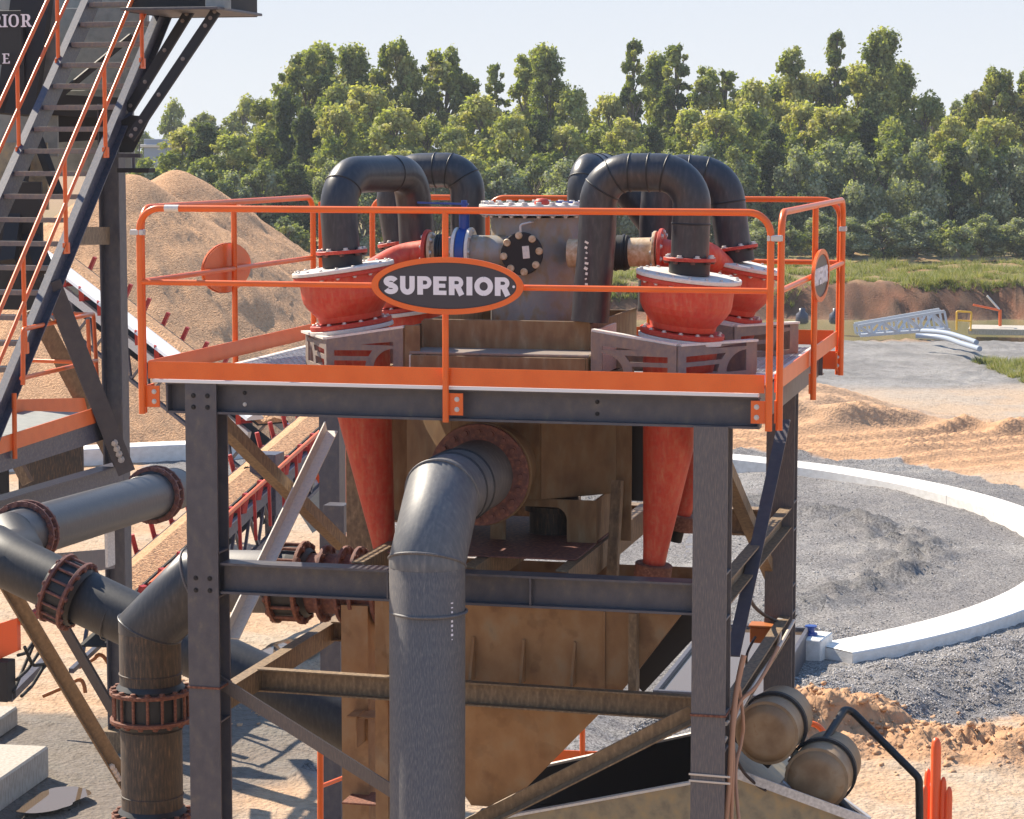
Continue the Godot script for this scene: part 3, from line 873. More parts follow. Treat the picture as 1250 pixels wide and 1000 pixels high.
func sand_pile() -> void:
	# two merged cones of tipped sand
	var c1 := Vector3(EYE.x, 0, EYE.z) + FW * 64.5 + RT * -10.1
	var c2 := Vector3(EYE.x, 0, EYE.z) + FW * 71.0 + RT * -9.8
	var c3 := Vector3(EYE.x, 0, EYE.z) + FW * 66.0 + RT * -15.0
	var fn := func(x: float, z: float) -> float:
		var best := -1.0
		for e in [[c1, 6.6], [c2, 6.65], [c3, 6.0]]:
			var dd: float = Vector2(x - e[0].x, z - e[0].z).length()
			var wob := 0.22 * nz.get_noise_2d(x * 2.0, z * 2.0) + 0.08 * nz.get_noise_2d(x * 9.0, z * 9.0) + 0.08 * nz.get_noise_2d(x * 26.0, z * 26.0)
			var an := atan2(z - e[0].z, x - e[0].x)
			wob += 0.09 * nz.get_noise_2d(an * 60.0, dd * 1.5) * sstep(0.5, 3.0, dd)
			best = maxf(best, e[1] - sqrt(dd * dd + 0.16) * 0.72 + wob * sstep(0.0, 2.0, dd))
		return best
	var mb := MB.new()
	var st := 0.22
	var nx := 130
	var nzz := 120
	var o := Vector3(c1.x - 17.0, 0, c1.z - 16.0)
	var hs := PackedFloat32Array()
	for j in nzz + 1:
		for i in nx + 1:
			hs.append(fn.call(o.x + i * st, o.z + j * st))
	for j in nzz:
		for i in nx:
			var id := [j * (nx + 1) + i, j * (nx + 1) + i + 1, (j + 1) * (nx + 1) + i + 1, (j + 1) * (nx + 1) + i]
			if hs[id[0]] < -0.2 and hs[id[1]] < -0.2 and hs[id[2]] < -0.2 and hs[id[3]] < -0.2:
				continue
			var p := []
			var ns := []
			for k in id:
				var gi: int = k % (nx + 1)
				var gj: int = k / (nx + 1)
				p.append(Vector3(o.x + gi * st, hs[k], o.z + gj * st))
				var a: float = hs[gj * (nx + 1) + maxi(gi - 1, 0)] - hs[gj * (nx + 1) + mini(gi + 1, nx)]
				var b: float = hs[maxi(gj - 1, 0) * (nx + 1) + gi] - hs[mini(gj + 1, nzz) * (nx + 1) + gi]
				ns.append(Vector3(a, 2 * st, b).normalized())
			mb.squad(p[0], p[1], p[2], p[3], ns[0], ns[1], ns[2], ns[3])
	solo("sand_pile", mb, M.pile, "large tan sand stockpile with two peaks behind the platform", "sand pile")

# ---------------------------------------------------------------- platform
func build_frame() -> void:
	var f := thing("platform_frame", "dark grey steel frame of posts and beams carrying the hydrocyclone platform", "steel frame", Vector3(0, 0, -1.7))
	for p in [[-1.523, -0.1, 5.592, "steel"], [1.594, -0.1, 5.412, "steel_dusty"], [-1.523, -3.35, 5.412, "steel_brown"], [1.594, -3.35, 5.412, "steel_dusty"]]:
		var o := part(f, "post", bar(sec_i(0.2, 0.2, 0.012, 0.016), Vector3(p[0], 0.0, p[1]), Vector3(p[0], p[2], p[1]), Vector3(0, 0, 1)), M[p[3]])
		part(o, "base_plate", cube(Vector3(p[0], 0.0, p[1]), Vector3(0.36, 0.05, 0.36)), M.steel)
		for y in ([3.72, 3.5, 4.55, 4.28] if p[1] > -1 else [3.9, 3.7, 4.5, 4.3]):
			for s in [-1, 1]:
				part(o, "stiffener", cube(Vector3(p[0] + s * 0.054, y, p[1]), Vector3(0.09, 0.012, 0.166), Basis.IDENTITY, 0.002), M[p[3]])
	# bolts on the left front post
	var lp: Node3D = f.get_child(0)
	for y in [5.515, 5.445, 4.395, 4.32]:
		for s in [-0.045, 0.045]:
			bolt_at(lp, Vector3(-1.523 + s, y, 0.0), Vector3.BACK, 0.011, M.dark)
	# thin clip round each front post
	for xx in [-1.523, 1.594]:
		part(f, "clip_band", cube(Vector3(xx, 3.715, -0.098), Vector3(0.212, 0.014, 0.214), Basis.IDENTITY, 0.002), M.rust_bright)
	# deck beams
	var fb := part(f, "deck_beam", bar(sec_c(0.085, 0.19, 0.014), Vector3(1.865, 5.498, -0.1), Vector3(-1.74, 5.498, -0.1)), M.steel)
	part(fb, "end_plate", cube(Vector3(1.868, 5.49, -0.06), Vector3(0.012, 0.176, 0.1), Basis.IDENTITY, 0.002), M.steel)
	part(fb, "end_plate", cube(Vector3(-1.744, 5.49, -0.06), Vector3(0.012, 0.176, 0.1), Basis.IDENTITY, 0.002), M.steel)
	for q in [[0.91, 5.53], [0.91, 5.46], [1.83, 5.53], [1.83, 5.46], [-1.27, 5.53], [-1.27, 5.46]]:
		bolt_at(fb, Vector3(q[0], q[1], -0.084), Vector3.BACK, 0.009, M.zinc if q[1] < 5.5 and q[0] != 0.91 else M.dark)
	part(f, "deck_beam", bar(sec_c(-0.085, 0.19, 0.014), Vector3(1.865, 5.498, -3.42), Vector3(-1.74, 5.498, -3.42)), M.steel)
	part(f, "deck_beam", bar(sec_c(-0.09, 0.19, 0.012), Vector3(1.84, 5.494, -3.41), Vector3(1.84, 5.494, -0.11)), M.steel)
	part(f, "deck_beam", bar(sec_c(-0.09, 0.19, 0.012), Vector3(-1.73, 5.494, -0.11), Vector3(-1.73, 5.494, -3.41)), M.steel)
	for xx in [-0.86, 0.98]:
		part(f, "deck_beam", bar(sec_i(0.1, 0.17, 0.008, 0.01), Vector3(xx, 5.484, -0.12), Vector3(xx, 5.484, -3.4)), M.steel_brown)
	# deck edge strip, its white standing in for sunlight on the edge
	part(f, "deck_edge", cube(Vector3(0.02, 5.6, -0.004), Vector3(3.7, 0.02, 0.022), Basis.IDENTITY, 0.002), M.white)
	# lower level
	var lb := part(f, "cross_beam", bar(sec_i(0.15, 0.19, 0.01, 0.014), Vector3(-1.42, 4.394, -0.1), Vector3(1.49, 4.394, -0.1)), M.steel)
	for xx in [-0.36, 0.52]:
		part(lb, "stiffener", cube(Vector3(xx, 4.394, -0.062), Vector3(0.012, 0.16, 0.066), Basis.IDENTITY, 0.002), M.steel)
	part(f, "cross_beam", bar(sec_i(0.15, 0.19, 0.01, 0.014), Vector3(-1.42, 4.35, -3.35), Vector3(1.49, 4.35, -3.35)), M.steel_brown)
	for xx in [-0.55, 0.15, 0.72]:
		part(f, "floor_beam", bar(sec_c(0.08, 0.17, 0.01), Vector3(xx, 4.42, -0.18), Vector3(xx, 4.42, -3.27)), M.steel_brown)
	part(f, "floor_plate", cube(Vector3(0.1, 4.515, -1.3), Vector3(1.2, 0.012, 1.6)), M.rust)
	# lower side beams and the beam in front of the hopper
	part(f, "side_beam", bar(sec_c(-0.08, 0.14, 0.01), Vector3(-1.5, 3.56, -3.25), Vector3(-1.5, 3.56, -0.2)), M.steel_brown)
	part(f, "side_beam", bar(sec_c(-0.08, 0.14, 0.01), Vector3(1.6, 3.62, -0.2), Vector3(1.6, 3.62, -3.25)), M.steel_brown)
	part(f, "cross_beam", bar(sec_c(-0.07, 0.15, 0.01), Vector3(-1.5, 3.56, -1.0), Vector3(1.6, 3.62, -0.6)), M.steel_brown)
	part(f, "cross_beam", bar(sec_c(-0.07, 0.14, 0.01), Vector3(-1.5, 3.58, -2.55), Vector3(-0.8, 3.58, -2.55)), M.steel_brown)
	# braces: front chevron, side crosses
	var an := sec_l(0.075, 0.09, 0.01)
	part(f, "brace", bar(an, Vector3(-1.515, 3.689, -0.160), Vector3(0.007, 2.835, -0.160), Vector3(0.5, 1, 0.3)), M.steel_dusty)
	part(f, "brace", bar(an, Vector3(1.500, 3.662, -0.160), Vector3(-0.014, 2.803, -0.160), Vector3(-0.5, 1, 0.3)), M.steel_brown)
	var fl := sec_l(0.085, 0.085, 0.009)
	part(f, "brace", bar(fl, Vector3(-1.530, 5.286, -0.403), Vector3(-1.530, 4.083, -2.974), Vector3(0, 1, 0.3)), M.steel_brown)
	part(f, "brace", bar(fl, Vector3(-1.460, 5.039, -2.272), Vector3(-1.460, 3.977, -0.226), Vector3(0, 1, 0.3)), M.pale)  # pale colour stands in for sun falling on this brace
	part(f, "brace", bar(fl, Vector3(1.620, 5.140, -2.899), Vector3(1.620, 3.969, -0.515), Vector3(1, 0, 0)), M.steel)
	part(f, "brace", bar(fl, Vector3(1.550, 5.319, -0.429), Vector3(1.550, 3.715, -3.883), Vector3(0, 1, 0.4)), M.steel_brown)
	part(f, "side_beam", bar(sec_c(0.08, 0.15, 0.01), Vector3(1.6, 4.4, -3.25), Vector3(1.6, 4.4, -0.2)), M.steel_brown)

func grating(p: Node3D, x0: float, x1: float, z0: float, z1: float) -> void:
	var mb := MB.new()
	var x := x0
	while x < x1 + 0.001:
		mb.box(Vector3(x, 5.6, (z0 + z1) / 2), Vector3(0.005, 0.022, z1 - z0), Basis.IDENTITY, 0.001)
		x += 0.042
	var z := z0
	while z < z1 + 0.001:
		mb.box(Vector3((x0 + x1) / 2, 5.606, z), Vector3(x1 - x0, 0.012, 0.007), Basis.IDENTITY, 0.001)
		z += 0.1
	part(p, "grating", mb, M.galv).set_meta("kind", "stuff")

func build_deck() -> void:
	var d := thing("walkway_deck", "galvanised grating walkway deck around the cyclones inside the orange guardrails", "walkway deck", Vector3(0, 5.6, -1.7))
	grating(d, -1.66, -1.0, -3.3, -0.12)
	grating(d, 1.32, 1.78, -3.3, -1.35)
	grating(d, -0.98, 1.3, -3.3, -2.95)
	part(d, "deck_plate", cube(Vector3(1.55, 5.604, -0.74), Vector3(0.5, 0.012, 1.16)), M.galv)
	part(d, "deck_plate", cube(Vector3(0.2, 5.604, -0.33), Vector3(2.1, 0.012, 0.42)), M.steel_brown)
	part(d, "edge_angle", cube(Vector3(-1.69, 5.606, -1.7), Vector3(0.045, 0.016, 3.2), Basis.IDENTITY, 0.002), M.pale)
	part(d, "edge_angle", cube(Vector3(1.805, 5.606, -1.7), Vector3(0.04, 0.016, 3.2), Basis.IDENTITY, 0.002), M.pale)

# one guardrail panel between two feet; posts are given as shares of its length
func guardrail(called: String, label: String, a: Vector3, b: Vector3, outward: Vector3, posts: Array, drop := 0.2, toe_in := 0.03) -> Node3D:
	var g := thing("guardrail", label, "guardrail", (a + b) / 2 - Vector3.UP * drop, "orange guardrails round the platform")
	var r := 0.0205
	var up := Vector3.UP
	var along := (b - a).normalized()
	part(g, "top_rail", pipe(fillet([a - up * drop, a + up * 1.045, b + up * 1.045, b - up * drop], 0.13, 8), r, 14), M.orange)
	part(g, "mid_rail", pipe(PackedVector3Array([a + up * 0.6, b + up * 0.6]), r * 0.85, 12), M.orange)
	for s in posts:
		var q := a.lerp(b, s)
		part(g, "post", pipe(PackedVector3Array([q - up * drop, q + up * 1.04]), r * 0.95, 12), M.orange)
	var ta := a + along * 0.03 - outward * toe_in
	var tb := b - along * 0.03 - outward * toe_in
	part(g, "toe_board", bar(sec_r(0.008, 0.105), ta + up * 0.066, tb + up * 0.066), M.orange)
	var feet := posts.duplicate()
	feet.append_array([0.0, 1.0])
	for s in feet:
		var q := a.lerp(b, s)
		var side := along * (0.045 if s < 0.5 else -0.045)
		if s > 0.02 and s < 0.98:
			side = along * 0.04
		var pl := part(g, "mounting_plate", bar(sec_r(0.12, 0.13), q - up * 0.095 + side - outward * 0.028, q - up * 0.095 + side - outward * 0.016), M.orange)
		for y in [-0.065, -0.125]:
			bolt_at(pl, q + up * y + side * 1.6 - outward * 0.016, outward, 0.011, M.zinc)
	return g

func build_rails() -> void:
	var g := guardrail("front", "orange front guardrail carrying the oval sign, nearest the viewer", Vector3(-1.886, DK, 0.035), Vector3(1.932, DK, 0.035), Vector3.BACK, [0.5])
	part(g, "reflector_band", turned([Vector2(0.0212, 0), Vector2(0.0218, 0), Vector2(0.0218, 0.09), Vector2(0.0212, 0.09)], Vector3(-1.72, DK + 1.045, 0.035), Vector3.RIGHT, 16), M.pale)
	for xx in [-1.9, 1.955]:
		part(g, "clamp", cube(Vector3(xx, 6.5, 0.03), Vector3(0.085, 0.035, 0.05)), M.zinc)
	g = guardrail("right", "orange right side guardrail with the narrow-seen oval sign", Vector3(1.985, DK, -0.02), Vector3(1.985, DK, -3.5), Vector3.RIGHT, [0.5])
	part(g, "clamp", cube(Vector3(1.985, 6.44, -3.52), Vector3(0.05, 0.035, 0.09)), M.zinc)
	g = guardrail("left", "orange left side guardrail in front of the sand pile", Vector3(-1.9, DK, -0.03), Vector3(-1.9, DK, -3.36), Vector3.LEFT, [0.49])
	g = guardrail("back", "orange rear guardrail behind the cyclones, longer panel", Vector3(-0.62, DK, -3.55), Vector3(1.96, DK, -3.55), Vector3.FORWARD, [0.47])
	g = guardrail("gate", "short orange rear guardrail panel behind the left cyclones", Vector3(-1.5, DK, -3.55), Vector3(-0.72, DK, -3.55), Vector3.FORWARD, [])
	# wide flat post at the left rear corner
	solo("corner_stanchion", cube(Vector3(-1.84, 6.1, -3.44), Vector3(0.075, 1.02, 0.05)), M.orange, "flat orange stanchion at the rear left corner of the platform", "stanchion")

func stroke(pts: Array, w: float, o: Vector2, s: float) -> PackedVector2Array:
	var q := PackedVector2Array()
	for p in pts:
		q.append(p)
	var r: Array = Geometry2D.offset_polyline(q, w / 2, Geometry2D.JOIN_MITER, Geometry2D.END_BUTT)
	var best: PackedVector2Array = r[0]
	for i in best.size():
		best[i] = best[i] * s + o
	return best

func arc(cx: float, cy: float, rx: float, ry: float, a0: float, a1: float, k := 10) -> Array:
	var q := []
	for i in k + 1:
		var a := deg_to_rad(lerpf(a0, a1, float(i) / k))
		q.append(Vector2(cx + cos(a) * rx, cy + sin(a) * ry))
	return q

# heavy slab capitals: lists of [outline, depth step]
func glyph(ch: String, o: Vector2, s: float) -> Array:
	var w := 0.25
	var R := func(x0, y0, x1, y1): return PackedVector2Array([o + Vector2(x0, y0) * s, o + Vector2(x1, y0) * s, o + Vector2(x1, y1) * s, o + Vector2(x0, y1) * s])
	match ch:
		"S":
			return [stroke(arc(0.42, 0.7, 0.27, 0.165, 15, 270, 14) + arc(0.42, 0.31, 0.27, 0.17, 90, -165, 14), 0.27, o, s)]
		"U":
			return [stroke([Vector2(0.2, 1.0)] + arc(0.46, 0.4, 0.26, 0.27, 180, 360, 12) + [Vector2(0.72, 1.0)], 0.29, o, s)]
		"P":
			return [R.call(0.05, 0.0, 0.36, 1.0), stroke([Vector2(0.2, 0.885)] + arc(0.5, 0.66, 0.22, 0.225, 90, -90, 10) + [Vector2(0.2, 0.435)], 0.23, o, s)]
		"E":
			return [R.call(0.05, 0.0, 0.36, 1.0), R.call(0.2, 0.0, 0.78, 0.235), R.call(0.2, 0.39, 0.72, 0.61), R.call(0.2, 0.765, 0.78, 1.0)]
		"R":
			return [R.call(0.05, 0.0, 0.36, 1.0), stroke([Vector2(0.2, 0.885)] + arc(0.52, 0.68, 0.21, 0.205, 90, -90, 10) + [Vector2(0.2, 0.475)], 0.23, o, s), stroke([Vector2(0.52, 0.5), Vector2(0.76, 0.0)], 0.3, o, s)]
		"I":
			return [R.call(0.06, 0.0, 0.38, 1.0)]
		"O":
			return [stroke(arc(0.52, 0.5, 0.37, 0.375, 91, 271, 14), 0.28, o, s), stroke(arc(0.52, 0.5, 0.37, 0.375, -89.5, 91.5, 14), 0.28, o, s)]
	return []

func oval_sign(label: String, at: Vector3, xa: Vector3, front: Vector3) -> void:
	var g := thing("oval_sign", label, "sign", at, "oval name signs on the guardrails")
	var ya := Vector3.UP
	part(g, "backing_plate", bar(oval(0.455, 0.163), at - front * 0.008, at), M.orange)
	var rm := MB.new()
	var k := 64
	for i in k:
		var a0 := TAU * i / k
		var a1 := TAU * (i + 1) / k
		var pts := []
		for a in [a0, a1]:
			var d := xa * cos(a) * 0.46 + ya * sin(a) * 0.168
			var e := xa * cos(a) * 0.418 + ya * sin(a) * 0.136
			pts.append([at + d, at + d + front * 0.012, at + e + front * 0.012, at + e, (xa * cos(a) * 0.168 + ya * sin(a) * 0.46).normalized()])
		rm.squad(pts[0][0], pts[0][1], pts[1][1], pts[1][0], pts[0][4], pts[0][4], pts[1][4], pts[1][4])
		rm.quad(pts[0][1], pts[0][2], pts[1][2], pts[1][1], front)
		rm.quad(pts[0][2], pts[0][3], pts[1][3], pts[1][2], -pts[0][4])
	part(g, "rim", rm, M.orange)
	part(g, "face", bar(oval(0.417, 0.135), at + front * 0.001, at + front * 0.004), M.signblack)
	var wd := {"S": 0.84, "U": 0.92, "P": 0.84, "E": 0.82, "R": 0.92, "I": 0.44, "O": 1.04}
	var s := 0.108
	var gap := 0.045
	var tot := 0.0
	for ch in "SUPERIOR":
		tot += wd[ch] + gap
	var sx := 0.775 / (tot * s)
	var x := -tot * s * sx / 2
	for ch in "SUPERIOR":
		var mb := MB.new()
		var j := 0
		for poly in glyph(ch, Vector2.ZERO, s):
			var q := PackedVector2Array()
			for p in poly:
				q.append(Vector2(x + p.x * sx, p.y - s * 0.5))
			# the outline lies in the plane of the sign
			var w := front
			var xx := ya.cross(w).normalized()
			var f := PackedVector2Array()
			for p in q:
				f.append(Vector2(p.x * signf(xx.dot(xa)), p.y))
			mb.ext(f, at + front * 0.004, at + front * (0.0065 + 0.0006 * j), ya)
			j += 1
		part(g, "letter", mb, M.letter)
		x += (wd[ch] + gap) * s * sx
	part(g, "trademark_dot", turned([Vector2(0, 0.004), Vector2(0.008, 0.004), Vector2(0.008, 0.006), Vector2(0, 0.006)], at + xa * 0.4 + ya * 0.0 , front, 12), M.letter)

# ---------------------------------------------------------------- cyclones and piping
func cyclone(label: String, top: Vector3, apex: Vector3, inlet: Vector3, feed: Vector3) -> Node3D:
	var ax := (top - apex).normalized()
	var g := thing("hydrocyclone", label, "hydrocyclone", apex, "red hydrocyclones in the cluster")
	var h := (top - apex).length()
	var o := func(t: float) -> Vector3: return apex + ax * t
	var head := part(g, "head", turned([Vector2(0.17, 0), Vector2(0.2, 0.01), Vector2(0.208, 0.045), Vector2(0.262, 0.115), Vector2(0.28, 0.15), Vector2(0.286, 0.18), Vector2(0.288, 0.33), Vector2(0.1, 0.335)], o.call(h - 0.345), ax, 40), M.red)
	var side := ax.cross(Vector3.UP).normalized()
	# volute: a swelling on the head that runs into the feed branch
	var st: Vector3 = o.call(h - 0.12) + Vector3(0, 0, -0.14)
	part(head, "feed_branch", pipe(fillet([st, inlet - feed * 0.2 - Vector3(0, 0.03, 0), inlet], 0.2, 7), 0.086, 20), M.red)
	var ff := part(head, "feed_flange", turned(ring_prof(0.08, 0.15, 0.024), inlet - feed * 0.02, feed, 32), M.red_flange)
	bolts(ff, inlet - feed * 0.02, -feed, 0.127, 10, 0.012, M.zinc)
	part(g, "head_flange", turned(ring_prof(0.2, 0.322, 0.026), o.call(h - 0.05), ax, 40), M.red_flange)
	var lid := part(g, "top_plate", turned([Vector2(0, 0), Vector2(0.325, 0), Vector2(0.327, 0.004), Vector2(0.327, 0.02), Vector2(0.322, 0.026), Vector2(0, 0.026)], o.call(h - 0.022), ax, 44), M.pale)
	bolts(lid, o.call(h + 0.003), ax, 0.3, 18, 0.011, M.zinc)
	bolts(g, o.call(h - 0.052), -ax, 0.305, 18, 0.011, M.zinc)
	var lf := part(g, "neck_flange", turned(ring_prof(0.15, 0.262, 0.03), o.call(h - 0.375), ax, 40), M.red_flange)
	bolts(lf, o.call(h - 0.345), ax, 0.235, 14, 0.012, M.zinc, 0.1)
	part(g, "cone_flange", turned(ring_prof(0.15, 0.268, 0.026), o.call(h - 0.403), ax, 40), M.pale)
	part(g, "cone", turned([Vector2(0.235, h - 0.404), Vector2(0.23, h - 0.47), Vector2(0.078, 0.09), Vector2(0.07, 0.0)], apex, ax, 36), M.red)
	part(g, "apex_collar", turned([Vector2(0.06, -0.1), Vector2(0.112, -0.1), Vector2(0.118, -0.095), Vector2(0.118, 0.0), Vector2(0.112, 0.006), Vector2(0.05, 0.006)], apex, ax, 24), M.rust_bright)
	part(g, "spigot", turned([Vector2(0.045, -0.19), Vector2(0.05, -0.1)], apex, ax, 18), M.rubber)
	return g

func overflow_pipe(label: String, pts: Array, r: float, bend: float, beads: Array) -> Node3D:
	var ax: Vector3 = (pts[1] - pts[0]).normalized()
	var g := thing("overflow_pipe", label, "pipe", pts[0], "black overflow pipes looping over the cyclones")
	var path := fillet(pts, bend, 10)
	part(g, "pipe", pipe(path, r, 28), M.hdpe)
	var base: Vector3 = pts[0]
	var fl := part(g, "flange", turned(ring_prof(r * 0.7, r + 0.045, 0.022), base + ax * 0.085, ax, 30), M.red_flange)
	bolts(fl, base + ax * 0.107, ax, r + 0.024, 8, 0.016, M.zinc, 0.3)
	bolts(fl, base + ax * 0.085, -ax, r + 0.024, 8, 0.016, M.rust, 0.3)
	part(g, "stub_end", turned([Vector2(r * 1.08, 0), Vector2(r * 1.08, 0.08)], base, ax, 26), M.black)
	# weld beads at shares of the path length
	var tot := 0.0
	for i in path.size() - 1:
		tot += (path[i + 1] - path[i]).length()
	for b in beads:
		var want: float = b * tot
		for i in path.size() - 1:
			var l := (path[i + 1] - path[i]).length()
			if want <= l:
				var d := (path[i + 1] - path[i]).normalized()
				part(g, "weld_bead", turned([Vector2(r, -0.006), Vector2(r + 0.005, -0.003), Vector2(r + 0.005, 0.003), Vector2(r, 0.006)], path[i] + d * want, d, 28, true), M.black)
				break
			want -= l
	return g

func spool(p: Node3D, a: Vector3, b: Vector3, r: float) -> void:
	# flanged branch with a clamped rubber coupling half way
	var d := (b - a).normalized()
	var l := (b - a).length()
	part(p, "branch", turned([Vector2(r, 0), Vector2(r, l)], a, d, 24), M.cast)
	var cp := part(p, "coupling", turned([Vector2(r, l * 0.36), Vector2(r + 0.02, l * 0.38), Vector2(r + 0.02, l * 0.66), Vector2(r, l * 0.68)], a, d, 24), M.rubber)
	for t in [0.42, 0.52, 0.62]:
		part(cp, "clamp_band", turned([Vector2(r + 0.019, l * t - 0.008), Vector2(r + 0.026, l * t - 0.006), Vector2(r + 0.026, l * t + 0.006), Vector2(r + 0.019, l * t + 0.008)], a, d, 24), M.black)
	var fl := part(p, "flange", turned(ring_prof(r * 0.8, r + 0.042, 0.02), a + d * (l - 0.03), d, 28), M.cast)
	bolts(fl, a + d * (l - 0.03), -d, r + 0.022, 8, 0.013, M.zinc)

func valve(label: String, c: Vector3, d: Vector3) -> void:
	var g := thing("butterfly_valve", label, "valve", c, "blue valves on the feed branches")
	part(g, "body", turned(ring_prof(0.03, 0.15, 0.06), c - d * 0.03, d, 30), M.blue)
	part(g, "disc", turned([Vector2(0, -0.004), Vector2(0.1, -0.004), Vector2(0.1, 0.004), Vector2(0, 0.004)], c, d, 24), M.zinc)
	for s in [-1.0, 1.0]:
		var fl := part(g, "flange", turned(ring_prof(0.06, 0.155, 0.022), c + d * (s * 0.045) - d * 0.011, d, 30), M.pale)
		bolts(fl, c + d * s * 0.056, d * s, 0.13, 8, 0.012, M.zinc)
	var up := Vector3.UP
	part(g, "neck", turned([Vector2(0.035, 0.14), Vector2(0.035, 0.24), Vector2(0.055, 0.245), Vector2(0.055, 0.275), Vector2(0.02, 0.28), Vector2(0.02, 0.33), Vector2(0, 0.33)], c, up, 16), M.blue)
	part(g, "lever", bar(sec_r(0.03, 0.012), c + up * 0.305 + Vector3(0.03, 0, 0), c + up * 0.315 + Vector3(-0.3, 0, 0.05)), M.blue)

func build_cyclones() -> void:
	var tl := Vector3(-0.915, 6.255, -0.95)
	var al := Vector3(-0.665, 4.42, -1.02)
	var tr := Vector3(1.305, 6.235, -0.95)
	var ar := Vector3(1.09, 4.42, -1.0)
	var cl := cyclone("red hydrocyclone behind the oval sign, front left", tl, al, Vector3(-0.5, 6.33, -1.5), Vector3.RIGHT)
	var cr := cyclone("red hydrocyclone at the front right of the platform", tr, ar, Vector3(1.03, 6.35, -1.5), Vector3.LEFT)
	dup(cl, al + Vector3(-0.06, 0, -1.6), "red hydrocyclone at the rear left, hidden behind the front left one")
	cyclone("red hydrocyclone at the rear right, behind the front right one", Vector3(1.36, 6.24, -2.55), Vector3(1.0, 4.5, -2.55), Vector3(1.03, 6.35, -2.1), Vector3.LEFT)
	# overflow loops
	var axl := (tl - al).normalized()
	var axr := (tr - ar).normalized()
	var pl := Vector3(-0.956, 6.835, -0.950)
	overflow_pipe("black overflow pipe loop over the front left cyclone, leaning left", [tl, pl, Vector3(-0.699, 6.844, -1.750), Vector3(-0.689, 6.565, -1.850), Vector3(-0.666, 5.964, -1.860)], 0.118, 0.24, [0.24, 0.5])
	overflow_pipe("black overflow pipe loop over the front right cyclone, with stencilled leg", [tr, Vector3(1.324, 6.858, -0.950), Vector3(0.743, 6.861, -0.950), Vector3(0.725, 6.408, -0.950), Vector3(0.685, 5.941, -0.950)], 0.117, 0.2, [0.16, 0.36, 0.41, 0.47, 0.52, 0.58])
	overflow_pipe("black overflow pipe loop at the rear left, beyond the lid of the drum", [tl + Vector3(-0.06, 0, -1.6), Vector3(-1.081, 6.846, -2.550), Vector3(-0.515, 6.859, -2.550), Vector3(-0.509, 6.548, -2.550), Vector3(-0.504, 5.878, -2.550)], 0.12, 0.2, [0.3, 0.42, 0.47, 0.53])
	overflow_pipe("black overflow pipe loop at the rear right, reaching furthest right", [Vector3(1.36, 6.24, -2.55), Vector3(1.277, 6.826, -2.550), Vector3(0.849, 6.858, -2.500), Vector3(0.829, 6.526, -2.500), Vector3(0.822, 5.903, -2.500)], 0.12, 0.2, [0.22, 0.36, 0.42, 0.5])
	overflow_pipe("black overflow pipe loop curving away behind the drum lid", [Vector3(0.95, 6.2, -3.0), Vector3(0.424, 6.852, -3.000), Vector3(0.360, 6.858, -2.350), Vector3(0.350, 6.560, -2.350), Vector3(0.352, 5.905, -2.350)], 0.115, 0.2, [0.35, 0.42, 0.5, 0.56, 0.62])

func leg_print() -> void:
	var r := RandomNumberGenerator.new()
	r.seed = 12
	var mb := MB.new()
	for i in 9:
		mb.box(Vector3(0.687, 6.432, -0.833) + Vector3(-0.004 * (i % 2), -0.032 * i, 0), Vector3(r.randf_range(0.012, 0.026), r.randf_range(0.008, 0.018), 0.004), Basis(Vector3.BACK, r.randf_range(-0.5, 0.5)), 0.0)
	solo("stencil_print", mb, M.pale, "worn pale stencil print running down the front right overflow pipe leg", "print")

